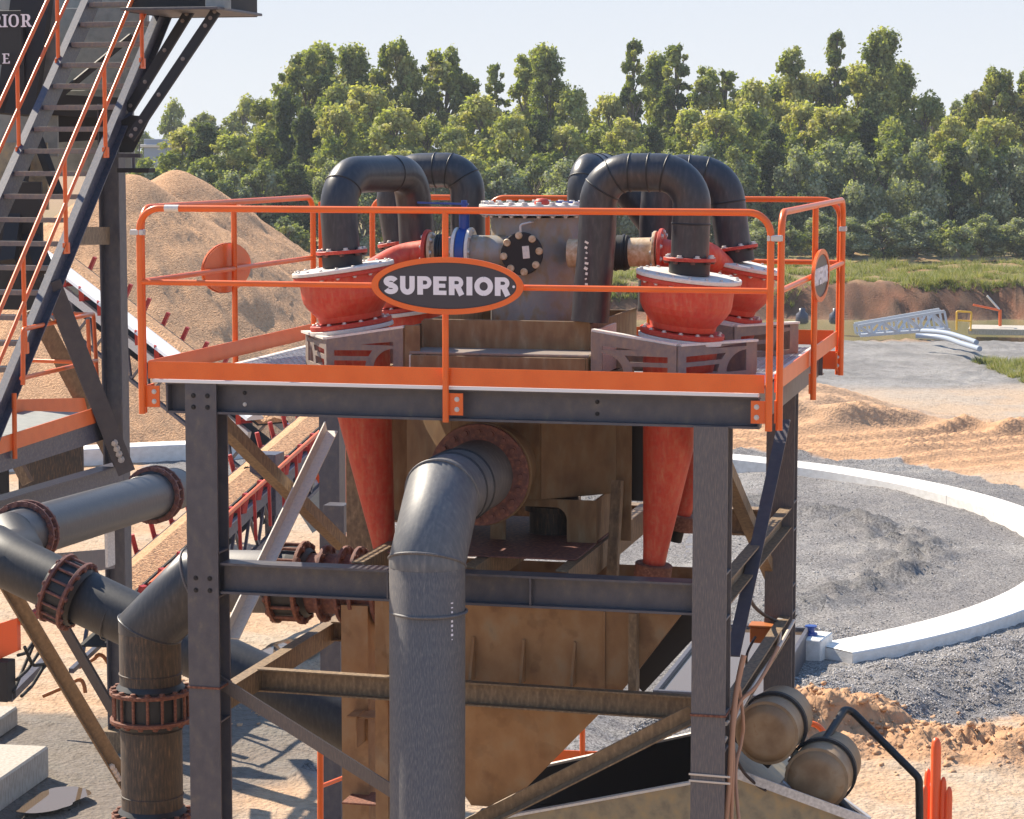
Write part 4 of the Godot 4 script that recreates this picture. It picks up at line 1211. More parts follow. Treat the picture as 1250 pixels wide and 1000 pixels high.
func build_drum() -> void:
	var c := Vector3(0.163, 0, -1.75)
	var g := thing("feed_distributor", "grey steel feed drum with bolted lid and rust-stained base between the cyclones", "distributor drum", Vector3(c.x, 5.75, c.z))
	var bd := part(g, "body", turned([Vector2(0.3, 5.75), Vector2(0.3, 6.56)], c, Vector3.UP, 48), M.drum)
	var fl := part(g, "body_flange", turned(ring_prof(0.28, 0.375, 0.028), c + Vector3.UP * 6.575, Vector3.UP, 48), M.galv)
	bolts(fl, c + Vector3.UP * 6.573, Vector3.DOWN, 0.345, 24, 0.014, M.zinc)
	var lid := part(g, "lid", turned([Vector2(0, 6.606), Vector2(0.372, 6.606), Vector2(0.378, 6.61), Vector2(0.378, 6.638), Vector2(0.372, 6.642), Vector2(0, 6.642)], c, Vector3.UP, 48), M.pale)
	bolts(lid, c + Vector3.UP * 6.642, Vector3.UP, 0.345, 24, 0.021, M.zinc)
	part(lid, "vent_cap", turned([Vector2(0.05, 0), Vector2(0.05, 0.02), Vector2(0.035, 0.04), Vector2(0, 0.045)], c + Vector3(0.08, 6.642, 0.2), Vector3.UP, 16, true), M.red_flange)
	# blind flange on the front
	var f := Vector3(0.155, 6.335, -1.44)
	part(g, "inspection_neck", turned([Vector2(0.1, -0.1), Vector2(0.1, 0.06)], f, Vector3.BACK, 32), M.drum)
	var bl := part(g, "blind_flange", turned([Vector2(0, 0.06), Vector2(0.132, 0.06), Vector2(0.137, 0.064), Vector2(0.137, 0.086), Vector2(0.132, 0.09), Vector2(0, 0.09)], f, Vector3.BACK, 36), M.dark)
	for i in 8:
		var a := TAU * i / 8 + 0.15
		var p := f + Vector3(cos(a) * 0.118, sin(a) * 0.118, 0.09)
		var w := part(bl, "washer", turned([Vector2(0, 0), Vector2(0.024, 0), Vector2(0.025, 0.003), Vector2(0.02, 0.012), Vector2(0, 0.013)], p, Vector3.BACK, 14), M.cast)
		w.name = "washer"
	part(bl, "data_tag", cube(f + Vector3(0.03, 0.01, 0.092), Vector3(0.045, 0.08, 0.003), Basis(Vector3.BACK, 0.1), 0.001), M.pale)
	part(bl, "davit_arm", pipe(fillet([f + Vector3(-0.01, 0.12, 0.075), f + Vector3(-0.012, 0.185, 0.075), f + Vector3(0.05, 0.2, 0.05), f + Vector3(0.06, 0.2, -0.03)], 0.02, 4), 0.008, 8), M.zinc)
	# branches
	part(g, "left_branch", turned([Vector2(0.105, 0.1), Vector2(0.105, 0.37)], Vector3(c.x, 6.34, -1.5), Vector3(-1, 0, 0), 28), M.drum)
	spool(g, Vector3(c.x + 0.27, 6.335, -1.5), Vector3(1.02, 6.35, -1.5), 0.092)
	spool(g, Vector3(-0.325, 6.34, -1.5), Vector3(-0.495, 6.33, -1.5), 0.09)
	valve("blue butterfly valve on the feed branch left of the drum", Vector3(-0.262, 6.34, -1.5), Vector3(-1, 0, 0))
	valve("blue butterfly valve partly hidden behind the stencilled overflow leg", Vector3(0.56, 6.34, -1.95), Vector3(1, 0, -0.28).normalized())

func build_launder() -> void:
	var g := thing("overflow_tank", "brown stained overflow tank hanging below the deck with its trough above", "tank", Vector3(0.08, 4.5, -1.75))
	# upper trough
	part(g, "trough_plate", cube(Vector3(0.15, 5.81, -0.95), Vector3(1.07, 0.255, 0.016)), M.tank)
	part(g, "trough_plate", cube(Vector3(0.15, 5.79, -2.5), Vector3(1.07, 0.24, 0.016)), M.tank)
	for s in [-0.39, 0.685]:
		part(g, "trough_plate", cube(Vector3(s, 5.8, -1.72), Vector3(0.016, 0.25, 1.56)), M.tank)
	part(g, "trough_floor", cube(Vector3(0.15, 5.74, -1.73), Vector3(1.05, 0.02, 1.5)), M.tank)
	# step in front
	part(g, "step_front", cube(Vector3(0.185, 5.67, -0.58), Vector3(1.1, 0.14, 0.014)), M.tank)
	part(g, "step_top", cube(Vector3(0.185, 5.75, -0.77), Vector3(1.13, 0.018, 0.34)), M.bracket)
	for s in [-0.37, 0.74]:
		part(g, "step_end", cube(Vector3(s, 5.67, -0.76), Vector3(0.014, 0.14, 0.35)), M.pale if s < 0 else M.tank)
	# eight sided tank
	var c := Vector3(0.06, 0, -1.75)
	for i in 8:
		var a0 := TAU * (i + 0.5) / 8
		var a1 := TAU * (i + 1.5) / 8
		var R := 0.755
		var p0 := c + Vector3(cos(a0) * R, 0, sin(a0) * R)
		var p1 := c + Vector3(cos(a1) * R, 0, sin(a1) * R)
		var out := ((p0 + p1) / 2 - c).normalized()
		var w := (p1 - p0).length()
		var bs := Basis((p1 - p0).normalized(), Vector3.UP, (p1 - p0).normalized().cross(Vector3.UP))
		part(g, "tank_panel", cube((p0 + p1) / 2 + Vector3.UP * 5.192, Vector3(w, 0.794, 0.014), bs), M.tank)
	part(g, "tank_floor", turned([Vector2(0, 4.8), Vector2(0.7, 4.8), Vector2(0.7, 4.81), Vector2(0, 4.81)], c, Vector3.UP, 8), M.tank)
	part(g, "infill_plate", cube(Vector3(0.92, 5.15, -1.45), Vector3(0.16, 0.8, 0.012)), M.dark)
	part(g, "infill_plate", cube(Vector3(-0.72, 5.1, -1.5), Vector3(0.2, 0.95, 0.012)), M.tank)
	# outlet neck and its flange
	var f := Vector3(0.075, 5.01, -0.62)
	part(g, "outlet_neck", turned([Vector2(0.25, -0.5), Vector2(0.25, 0.02)], f, Vector3.BACK, 40), M.tank)
	part(g, "outlet_flange", turned(ring_prof(0.21, 0.322, 0.028), f, Vector3.BACK, 48), M.tank)
	# skirt with rounded opening
	var sk := MB.new()
	var hole := PackedVector2Array([Vector2(-0.02, -0.6), Vector2(0.38, -0.6), Vector2(0.38, 0.14)] + arc(0.3, 0.14, 0.08, 0.08, 0, 90, 5) + [Vector2(-0.02, 0.22)])
	cut_plate(sk, PackedVector2Array([Vector2(-0.12, 0), Vector2(0.57, 0), Vector2(0.57, 0.27), Vector2(-0.12, 0.27)]), [hole], [0.17], Vector3(0.13, 4.522, -1.12), Vector3.RIGHT, Vector3.UP, 0.014)
	part(g, "skirt_plate", sk, M.tank)
	part(g, "skirt_plate", cube(Vector3(0.69, 4.66, -1.5), Vector3(0.014, 0.27, 0.74)), M.tank)
	part(g, "skirt_plate", cube(Vector3(-0.5, 4.66, -1.3), Vector3(0.014, 0.27, 0.9)), M.tank)
	part(g, "drain_pipe", turned([Vector2(0.16, 4.52), Vector2(0.16, 4.66), Vector2(0.19, 4.665), Vector2(0.19, 4.7), Vector2(0.16, 4.705), Vector2(0.16, 4.79)], Vector3(0.34, 0, -1.5), Vector3.UP, 28), M.hdpe_stained)
	part(g, "support_leg", cube(Vector3(0.83, 4.98, -1.35), Vector3(0.1, 0.95, 0.012)), M.tank)
	part(g, "support_leg", bar(sec_l(0.08, 0.08), Vector3(0.82, 4.1, -1.2), Vector3(0.84, 4.9, -1.3), Vector3(0, 0, 1)), M.steel_brown)

func bracket(label: String, a: Vector3, b: Vector3, c: Vector3, flip: bool) -> void:
	# box stand with cut-out faces: front face from a to b, outer face from b to c
	var g := thing("cyclone_stand", label, "stand", Vector3(b.x, 5.61, b.z), "cut-out plate stands under the cyclones")
	var hgt := 0.29
	var k := 0
	for e in [[a, b], [b, c]]:
		var p: Vector3 = e[0]
		var q: Vector3 = e[1]
		var xa := (q - p).normalized()
		var w := (q - p).length()
		var drop := 0.075
		var ol := PackedVector2Array([Vector2(0, 0), Vector2(w, 0), Vector2(w, hgt - drop if k == 0 else hgt - drop - 0.01), Vector2(0, hgt if k == 0 else hgt - drop)])
		var m := w * 0.1
		var s := -1.0 if k == 1 else 1.0
		var X := func(t: float) -> float: return t * w if s > 0 else w - t * w
		var holes := []
		holes.append(PackedVector2Array([Vector2(X.call(0.13), 0.205), Vector2(X.call(0.55), 0.185), Vector2(X.call(0.13), 0.18)]))
		var sect := PackedVector2Array()
		sect.append(Vector2(X.call(0.13), 0.03))
		for v in arc(0.13, 0.03, 0.26, 0.13, 0, 90, 8):
			sect.append(Vector2(X.call(v.x), v.y))
		holes.append(sect)
		holes.append(PackedVector2Array([Vector2(X.call(0.4), 0.15), Vector2(X.call(0.9), 0.148), Vector2(X.call(0.9), 0.112), Vector2(X.call(0.45), 0.112)]))
		holes.append(PackedVector2Array([Vector2(X.call(0.48), 0.085), Vector2(X.call(0.9), 0.085), Vector2(X.call(0.9), 0.035), Vector2(X.call(0.5), 0.035)]))
		var cuts := [X.call(0.26), X.call(0.65)]
		cuts.sort()
		var mb := MB.new()
		cut_plate(mb, ol, holes, cuts, Vector3(p.x, 5.612, p.z), xa, Vector3.UP, 0.012)
		part(g, "face_plate", mb, M.bracket)
		k += 1
	# sloping top frame strip and the inner back plate
	var back := (a + b) / 2 + Vector3(0, 0, -0.75)
	var ty := 5.612 + hgt
	part(g, "top_strip", bar(sec_r(0.06, 0.014), Vector3(a.x, ty + 0.007, a.z - 0.03), Vector3(b.x, ty - 0.075 + 0.008, b.z - 0.03)), M.pale)
	part(g, "top_strip", bar(sec_r(0.06, 0.014), Vector3(b.x, ty - 0.07, b.z - 0.03), Vector3(c.x, ty - 0.08, c.z)), M.pale)
	part(g, "side_plate", bar(sec_r(0.014, hgt), Vector3(a.x, 5.612 + hgt / 2, a.z - 0.01), Vector3(a.x, 5.612 + hgt / 2, a.z - 0.75)), M.pale if not flip else M.tank)
	part(g, "rear_plate", bar(sec_r(0.014, hgt - 0.1), Vector3(a.x, 5.612 + hgt / 2 - 0.05, a.z - 0.76), Vector3(c.x, 5.612 + hgt / 2 - 0.05, c.z - 0.1)), M.bracket)

func build_brackets() -> void:
	bracket("grey cut-out plate stand under the front left cyclone", Vector3(-0.42, 0, -0.6), Vector3(-0.9, 0, -0.55), Vector3(-1.25, 0, -1.2), true)
	solo("filler_plate", cube(Vector3(-0.365, 5.77, -0.62), Vector3(0.1, 0.3, 0.014)), M.tank, "brown vertical plate beside the front left cut-out stand", "plate")
	bracket("grey cut-out plate stand under the front right cyclone", Vector3(0.765, 0, -0.62), Vector3(1.3, 0, -0.55), Vector3(1.68, 0, -1.2), false)
	bracket("grey cut-out plate stand under the rear right cyclone", Vector3(0.9, 0, -2.25), Vector3(1.4, 0, -2.2), Vector3(1.75, 0, -2.8), false)

# ---------------------------------------------------------------- big pipes
# straight lengths joined by mitre cuts
func mitre(pts: PackedVector3Array, r: float) -> MB:
	var mb := MB.new()
	mb.tube(pts, r, 44)
	return mb

func bead(p: Node3D, o: Vector3, d: Vector3, r: float, m: Material, w := 0.007) -> void:
	part(p, "weld_bead", turned([Vector2(r - 0.002, -w), Vector2(r + w * 0.9, -w * 0.5), Vector2(r + w * 0.9, w * 0.5), Vector2(r - 0.002, w)], o, d, 44, true), m)

func bolted_joint(p: Node3D, o: Vector3, d: Vector3, r: float, gap: float, m: Material, cnt := 16) -> void:
	# two backing rings pulled together by studs over black stub ends
	var j := part(p, "stub_ends", turned([Vector2(r + 0.001, -gap), Vector2(r + 0.026, -gap * 0.8), Vector2(r + 0.03, 0), Vector2(r + 0.026, gap * 0.8), Vector2(r + 0.001, gap)], o, d, 36), M.black)
	for s in [-1.0, 1.0]:
		var fl := part(p, "flange", turned(ring_prof(r * 0.9, r + 0.072, 0.026), o + d * (s * gap * 0.62) - d * 0.013, d, 44), m)
		bolts(fl, o + d * s * (gap * 0.62 + 0.013), d * s, r + 0.045, cnt, 0.021, m, 0.1)
	var b := facing(d)
	for i in cnt:
		var a := TAU * i / cnt + 0.1
		var q := o + b * Vector3(cos(a), 0, sin(a)) * (r + 0.045)
		part(j, "stud", turned([Vector2(0.012, -gap * 0.6), Vector2(0.012, gap * 0.6)], q, d, 8), m)

func build_main_pipe() -> void:
	var r := 0.217
	var x := 0.072
	var g := thing("discharge_pipe", "large grey plastic discharge pipe with mitred elbow in front of the frame", "pipe", Vector3(x, 0, 0.63))
	var p := PackedVector3Array([Vector3(x, 5.01, -0.58), Vector3(x, 5.005, 0.3), Vector3(x, 4.665, 0.63), Vector3(x, 0.0, 0.66)])
	# separate mitred lengths
	var d1 := (p[2] - p[1]).normalized()
	part(g, "horizontal_length", mitre(PackedVector3Array([p[0], p[1], p[1] + d1 * 0.03]), r), M.hdpe_blue)
	part(g, "mitre_length", mitre(PackedVector3Array([p[1] - (p[1] - p[0]).normalized() * 0.02, p[1], p[2], p[2] + Vector3.DOWN * 0.02]), r + 0.0015), M.hdpe_blue)
	part(g, "vertical_length", mitre(PackedVector3Array([p[2] - d1 * 0.02, p[2], p[3]]), r), M.hdpe_dusty)
	# beads: on the mitre planes and along the stub
	var t1 := ((p[1] - p[0]).normalized() + d1).normalized()
	var t2 := (d1 + Vector3.DOWN).normalized()
	mitre_bead(g, p[1], t1, (p[1] - p[0]).normalized(), r, M.hdpe_blue)
	mitre_bead(g, p[2], t2, Vector3.DOWN, r, M.hdpe_dusty)
	bead(g, Vector3(x, 5.008, 0.1), Vector3.BACK, r, M.hdpe_black, 0.01)
	bead(g, Vector3(x, 5.008, -0.08), Vector3.BACK, r, M.hdpe_black, 0.01)
	bead(g, Vector3(0.082, 4.386, 0.640), Vector3.DOWN, r, M.hdpe_dusty, 0.009)
	var fl := part(g, "flange", turned(ring_prof(r * 0.95, 0.315, 0.03), Vector3(x, 5.01, -0.585), Vector3.BACK, 48), M.rust)
	bolts(fl, Vector3(x, 5.01, -0.555), Vector3.BACK, 0.268, 20, 0.019, M.rust)
	# stencilled marks down the right side
	var mk := MB.new()
	var rr := RandomNumberGenerator.new()
	rr.seed = 4
	for i in 9:
		var y := 4.46 - i * 0.026
		var a := 0.96
		var q := Vector3(x + sin(a) * (r + 0.001), y, 0.63 + cos(a) * (r + 0.001))
		mk.box(q, Vector3(rr.randf_range(0.006, 0.016), rr.randf_range(0.004, 0.014), 0.003), Basis(Vector3.UP, a), 0.0)
	part(g, "print_marks", mk, M.letter)

func mitre_bead(p: Node3D, o: Vector3, pn: Vector3, axis: Vector3, r: float, m: Material) -> void:
	# ring that follows the slanted joint
	var b := facing(axis)
	var pts := PackedVector3Array()
	for i in 41:
		var a := TAU * i / 40
		var q := b * Vector3(cos(a), 0, sin(a)) * (r + 0.001)
		q -= axis * (q.dot(pn) / axis.dot(pn))
		pts.append(o + q)
	var mb := MB.new()
	mb.tube(pts, 0.0085, 8, false)
	part(p, "weld_bead", mb, m)

func build_left_pipes() -> void:
	var r := 0.2185
	# upright pipe with elbow into the coupling under the platform
	var c := Vector3(-2.719, 3.132, -2.084)
	var z := c.z
	var g := thing("upright_pipe", "stained black upright pipe with flanged joints left of the front post", "pipe", Vector3(c.x, 0, z))
	var yh := 4.0
	var p := PackedVector3Array([Vector3(c.x, 0, z), Vector3(c.x, 3.62, z), Vector3(c.x + 0.36, yh - 0.02, z), Vector3(-1.62, yh, z)])
	var d1 := (p[2] - p[1]).normalized()
	part(g, "upright_length", mitre(PackedVector3Array([p[0], p[1], p[1] + d1 * 0.02]), r), M.hdpe_stained)
	part(g, "mitre_length", mitre(PackedVector3Array([p[1] - Vector3.UP * 0.02, p[1], p[2], p[2] + Vector3.RIGHT * 0.02]), r + 0.0015), M.hdpe)
	part(g, "level_length", mitre(PackedVector3Array([p[2] - d1 * 0.02, p[2], p[3]]), r), M.hdpe_dusty)
	mitre_bead(g, p[1], (Vector3.UP + d1).normalized(), Vector3.UP, r, M.hdpe)
	mitre_bead(g, p[2], (Vector3.RIGHT + d1).normalized(), Vector3.RIGHT, r, M.hdpe_dusty)
	bead(g, Vector3(c.x, 3.3, z), Vector3.UP, r, M.hdpe_stained)
	bead(g, Vector3(c.x, 2.9, z), Vector3.UP, r, M.hdpe_stained)
	bead(g, Vector3(c.x, 2.42, z), Vector3.UP, r, M.hdpe_stained)
	bolted_joint(g, Vector3(c.x, 3.07, z), Vector3.UP, r, 0.16, M.rust_bright)
	bolted_joint(g, Vector3(c.x, 2.17, z), Vector3.UP, r, 0.16, M.rust_bright)
	bolted_joint(g, Vector3(-1.66, yh, z), Vector3.RIGHT, r, 0.15, M.rust_bright, 14)
	var cp := thing("flanged_coupling", "rusty bolted pipe coupling behind the front cross beam", "pipe coupling", Vector3(-1.3, yh - 0.25, z))
	part(cp, "sleeve", turned([Vector2(r * 0.95, 0), Vector2(r * 0.95, 0.62)], Vector3(-1.58, yh, z), Vector3.RIGHT, 32), M.rust)
	for t in [0.16, 0.3, 0.4, 0.56]:
		var fl := part(cp, "flange", turned(ring_prof(0.18, r + 0.05, 0.026), Vector3(-1.58 + t, yh, z), Vector3.RIGHT, 36), M.rust)
		bolts(fl, Vector3(-1.554 + t, yh, z), Vector3.RIGHT, r + 0.025, 12, 0.018, M.rust_bright)
	# pipe coming down from the tower, crossing behind
	var e := Vector3(-5.4, 3.66, -4.6)
	var q0 := Vector3(-4.75, 3.74, -3.95)
	var a := Vector3(-4.272, 3.572, -3.830)
	var b := Vector3(-1.630, 2.549, -3.727)
	var g2 := thing("sloping_pipe", "black sloping pipe with a bolted flange joint at the far left", "pipe", b - Vector3.UP * 0.25)
	var d := (b - a).normalized()
	part(g2, "pipe", mitre(PackedVector3Array([Vector3(-4.897, 3.763, -4.116), Vector3(-4.571, 3.696, -3.876), b]), r), M.hdpe_black)
	bolted_joint(g2, Vector3(-4.111, 3.510, -3.810), d, r, 0.14, M.rust)
	bead(g2, Vector3(-3.721, 3.346, -3.833), d, r, M.hdpe)
	var g3 := thing("level_pipe", "dark grey pipe with two rust-coloured flanges on the stair tower", "pipe", Vector3(-5.38, 3.2, -7.0))
	var s := Vector3(-5.148, 3.716, -5.084)
	var t := Vector3(-5.447, 3.501, -9.540)
	var dd := (t - s).normalized()
	part(g3, "pipe", mitre(PackedVector3Array([s - dd * 0.1, t]), r), M.hdpe_mid)
	part(g3, "elbow", mitre(PackedVector3Array([s + dd * 0.1, s - dd * 0.12, s - dd * 0.2 + Vector3(0.15, -0.1, 0.1), Vector3(-4.705, 3.718, -3.950)]), r - 0.002), M.hdpe_black)
	bolted_joint(g3, Vector3(-5.195, 3.689, -5.380), dd, r, 0.1, M.rust, 18)
	bolted_joint(g3, Vector3(-5.427, 3.528, -8.927), dd, r, 0.12, M.rust, 18)
	bead(g3, Vector3(-5.402, 3.544, -8.521), dd, r, M.hdpe_mid)
	part(g3, "white_ring", turned([Vector2(r + 0.0005, -0.01), Vector2(r + 0.002, -0.008), Vector2(r + 0.002, 0.008), Vector2(r + 0.0005, 0.01)], t - dd * 0.02, dd, 40), M.black)

# ---------------------------------------------------------------- hopper, screen and the things beside the right post
func build_hopper() -> void:
	var g := thing("collecting_hopper", "brown ribbed steel hopper under the cyclone cluster behind the cross beam", "hopper", Vector3(-0.05, 2.7, -1.7))
	var cx := -0.06
	var up := [Vector3(cx - 0.62, 4.13, -1.0), Vector3(cx + 1.34, 4.13, -1.0), Vector3(cx + 1.34, 4.13, -2.6), Vector3(cx - 0.62, 4.13, -2.6)]
	var md := [Vector3(cx - 0.58, 3.6, -1.0), Vector3(cx + 0.95, 3.6, -1.0), Vector3(cx + 0.95, 3.6, -2.6), Vector3(cx - 0.58, 3.6, -2.6)]
	var lo := [Vector3(cx - 0.12, 2.7, -1.35), Vector3(cx + 0.12, 2.7, -1.35), Vector3(cx + 0.12, 2.7, -2.3), Vector3(cx - 0.12, 2.7, -2.3)]
	for lv in [[up, md], [md, lo]]:
		for i in 4:
			var a: Vector3 = lv[0][i]
			var b: Vector3 = lv[0][(i + 1) % 4]
			var c: Vector3 = lv[1][(i + 1) % 4]
			var d: Vector3 = lv[1][i]
			var nn := (b - a).cross(d - a).normalized()
			if nn.dot((a + c) / 2 - Vector3(cx, 3.5, -1.8)) < 0:
				nn = -nn
			var mb := MB.new()
			mb.quad(a, b, c, d, nn)
			mb.quad(a - nn * 0.01, b - nn * 0.01, c - nn * 0.01, d - nn * 0.01, -nn)
			mb.quad(a, b, b - nn * 0.01, a - nn * 0.01, Vector3.UP)
			part(g, "wall_plate", mb, M.hopper)
	part(g, "rim", cube(Vector3(cx + 0.36, 4.14, -0.985), Vector3(1.98, 0.02, 0.06)), M.steel_brown)
	# triangular ribs on the front
	for u in [-0.42, -0.09, 0.24, 0.57]:
		var x: float = u + 0.02
		part(g, "rib", bar(PackedVector2Array([Vector2(0, 0), Vector2(-0.12, 0), Vector2(-0.02, 0.27), Vector2(0, 0.27)]), Vector3(x - 0.008, 3.635, -0.998), Vector3(x + 0.008, 3.635, -0.998)), M.hopper)
	part(g, "corner_strip", cube(Vector3(0.78, 3.86, -0.99), Vector3(0.012, 0.5, 0.02)), M.hopper)
	for x in [1.0]:
		part(g, "support_channel", bar(sec_c(0.05, 0.12), Vector3(x, 3.6, -0.96), Vector3(x, 4.12, -0.96), Vector3(0, 0, 1)), M.steel_brown)
	part(g, "sloped_leg", bar(sec_r(0.02, 0.26), Vector3(1.3, 4.1, -1.3), Vector3(0.88, 3.62, -1.3)), M.dark)
	# legs on the left
	var lg := thing("sump_leg", "brown box-section leg with bracket plates left of the big discharge pipe", "steel leg", Vector3(-1.088, 2.396, -1.900))
	part(lg, "column", bar(sec_r(0.19, 0.2), Vector3(Vector3(-1.132, 2.972, -1.900).x, 0.0, -1.95), Vector3(Vector3(-1.132, 2.972, -1.900).x, 3.9, -1.95), Vector3(0, 0, 1)), M.hopper)
	part(lg, "bracket_plate", cube(Vector3(-1.029, 3.166, -1.780), Vector3(0.22, 0.014, 0.22)), M.hopper)
	part(lg, "bracket_plate", cube(Vector3(-1.033, 2.577, -1.780), Vector3(0.26, 0.014, 0.3)), M.rust_bright)
	part(lg, "gusset", cube(Vector3(-1.062, 3.069, -1.750), Vector3(0.012, 0.22, 0.2)), M.hopper)
	part(lg, "column", bar(sec_r(0.085, 0.09), Vector3(Vector3(-0.765, 3.137, -1.300).x, 0.0, -1.3), Vector3(Vector3(-0.765, 3.137, -1.300).x, 4.25, -1.3), Vector3(0, 0, 1)), M.hopper)

func build_screen() -> void:
	var g := thing("dewatering_screen", "tan inclined vibrating screen trough with two drum motors at bottom right", "vibrating screen", Vector3(1.2, 2.0, -1.9))
	var near := PackedVector2Array()
	for q in [Vector3(-0.323, 2.489, -1.150), Vector3(0.008, 2.665, -1.150), Vector3(1.321, 2.992, -1.150), Vector3(1.598, 3.047, -1.150), Vector3(2.589, 2.753, -1.150)]:
		near.append(Vector2(q.x, q.y))
	near.append(Vector2(near[4].x, 2.0)); near.append(Vector2(near[0].x, 2.0))
	var far := PackedVector2Array()
	for q in [Vector3(-0.377, 2.512, -2.700), Vector3(-0.047, 2.617, -2.700), Vector3(1.070, 2.926, -2.700), Vector3(1.415, 3.021, -2.700), Vector3(2.315, 2.403, -2.700)]:
		far.append(Vector2(q.x, q.y))
	far.append(Vector2(far[4].x, 2.0)); far.append(Vector2(far[0].x, 2.0))
	var np := part(g, "side_plate", bar(near, Vector3(0, 0, -1.17), Vector3(0, 0, -1.15)), M.screen_side)
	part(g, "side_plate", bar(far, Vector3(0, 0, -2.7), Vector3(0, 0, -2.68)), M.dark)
	# rolled top edges
	for e in [[near, -1.16], [far, -2.69]]:
		for i in range(1, 4):
			var a: Vector2 = e[0][i]
			var b: Vector2 = e[0][i + 1]
			part(g, "top_edge", bar(sec_r(0.05, 0.016), Vector3(a.x, a.y + 0.008, e[1]), Vector3(b.x, b.y + 0.008, e[1])), M.pale)
	part(g, "screen_deck", cube(Vector3(0.85, 2.45, -1.92), Vector3(2.6, 0.03, 1.5), Basis(Vector3.BACK, 0.12)), M.dark)
	# end plate sloping down to the right, and the motor bridge
	var s0 := Vector3(1.384, 3.366, -1.500)
	var s1 := Vector3(2.419, 2.579, -1.500)
	var dn := (s1 - s0).normalized()
	var nn := dn.cross(Vector3.BACK).normalized()
	if nn.y < 0: nn = -nn
	var bs := Basis(dn, nn, dn.cross(nn))
	part(g, "bridge_plate", cube((s0 + s1) / 2 - nn * 0.2 - Vector3(0, 0, 0.55), Vector3((s1 - s0).length(), 0.03, 1.0), bs), M.screen_side)
	part(g, "bridge_beam", cube((s0 + s1) / 2 - nn * 0.1 + Vector3(0, 0, 0.1), Vector3(0.07, 0.2, 0.1), bs), M.galv)
	# two unbalance motors
	for e in [[Vector3(1.761, 3.294, -1.350), 0], [Vector3(2.083, 3.010, -1.350), 1]]:
		var c: Vector3 = e[0]
		var d := Vector3(-0.06, 0.02, 1).normalized()
		var m := part(g, "motor", turned([Vector2(0.165, -0.62), Vector2(0.19, -0.6), Vector2(0.2, -0.58), Vector2(0.2, -0.08), Vector2(0.205, -0.06), Vector2(0.205, -0.02), Vector2(0.17, -0.01)], c, d, 40), M.cover)
		part(m, "cover", turned([Vector2(0, 0.035), Vector2(0.08, 0.036), Vector2(0.13, 0.034), Vector2(0.152, 0.025), Vector2(0.168, 0.0), Vector2(0.186, -0.012), Vector2(0.186, -0.03)], c, d, 40, true), M.cover)
		part(m, "band", turned([Vector2(0.204, -0.3), Vector2(0.22, -0.295), Vector2(0.22, -0.25), Vector2(0.204, -0.245)], c, d, 40), M.dark)
		for k in 11:
			var a := -0.3 + k * 0.22
			var b := facing(d)
			var q := c + d * -0.16 + b * Vector3(cos(a), 0, sin(a)) * 0.208
			part(m, "fin", cube(q, Vector3(0.02, 0.14, 0.014), Basis(b * Vector3(cos(a), 0, sin(a)), d, (b * Vector3(cos(a), 0, sin(a))).cross(d)), 0.002), M.cover)
		part(m, "foot", cube(c - nn * 0.17 - d * 0.3, Vector3(0.3, 0.05, 0.45), Basis(dn, nn, d)), M.dark)
	part(np, "end_angle", bar(sec_l(0.06, 0.06), Vector3(1.600, 3.060, -1.100), Vector3(2.440, 2.799, -1.100)), M.galv)

func cable(label: String, called: String, pts: Array, r: float, m: Material, cat := "cable") -> void:
	var c := Curve3D.new()
	for i in pts.size():
		var t := Vector3.ZERO
		if i > 0 and i < pts.size() - 1:
			t = (pts[i + 1] - pts[i - 1]) * 0.22
		c.add_point(pts[i], -t, t)
	c.bake_interval = 0.04
	var b := c.get_baked_points()
	solo(called, pipe(b, r, 8), m, label, cat)

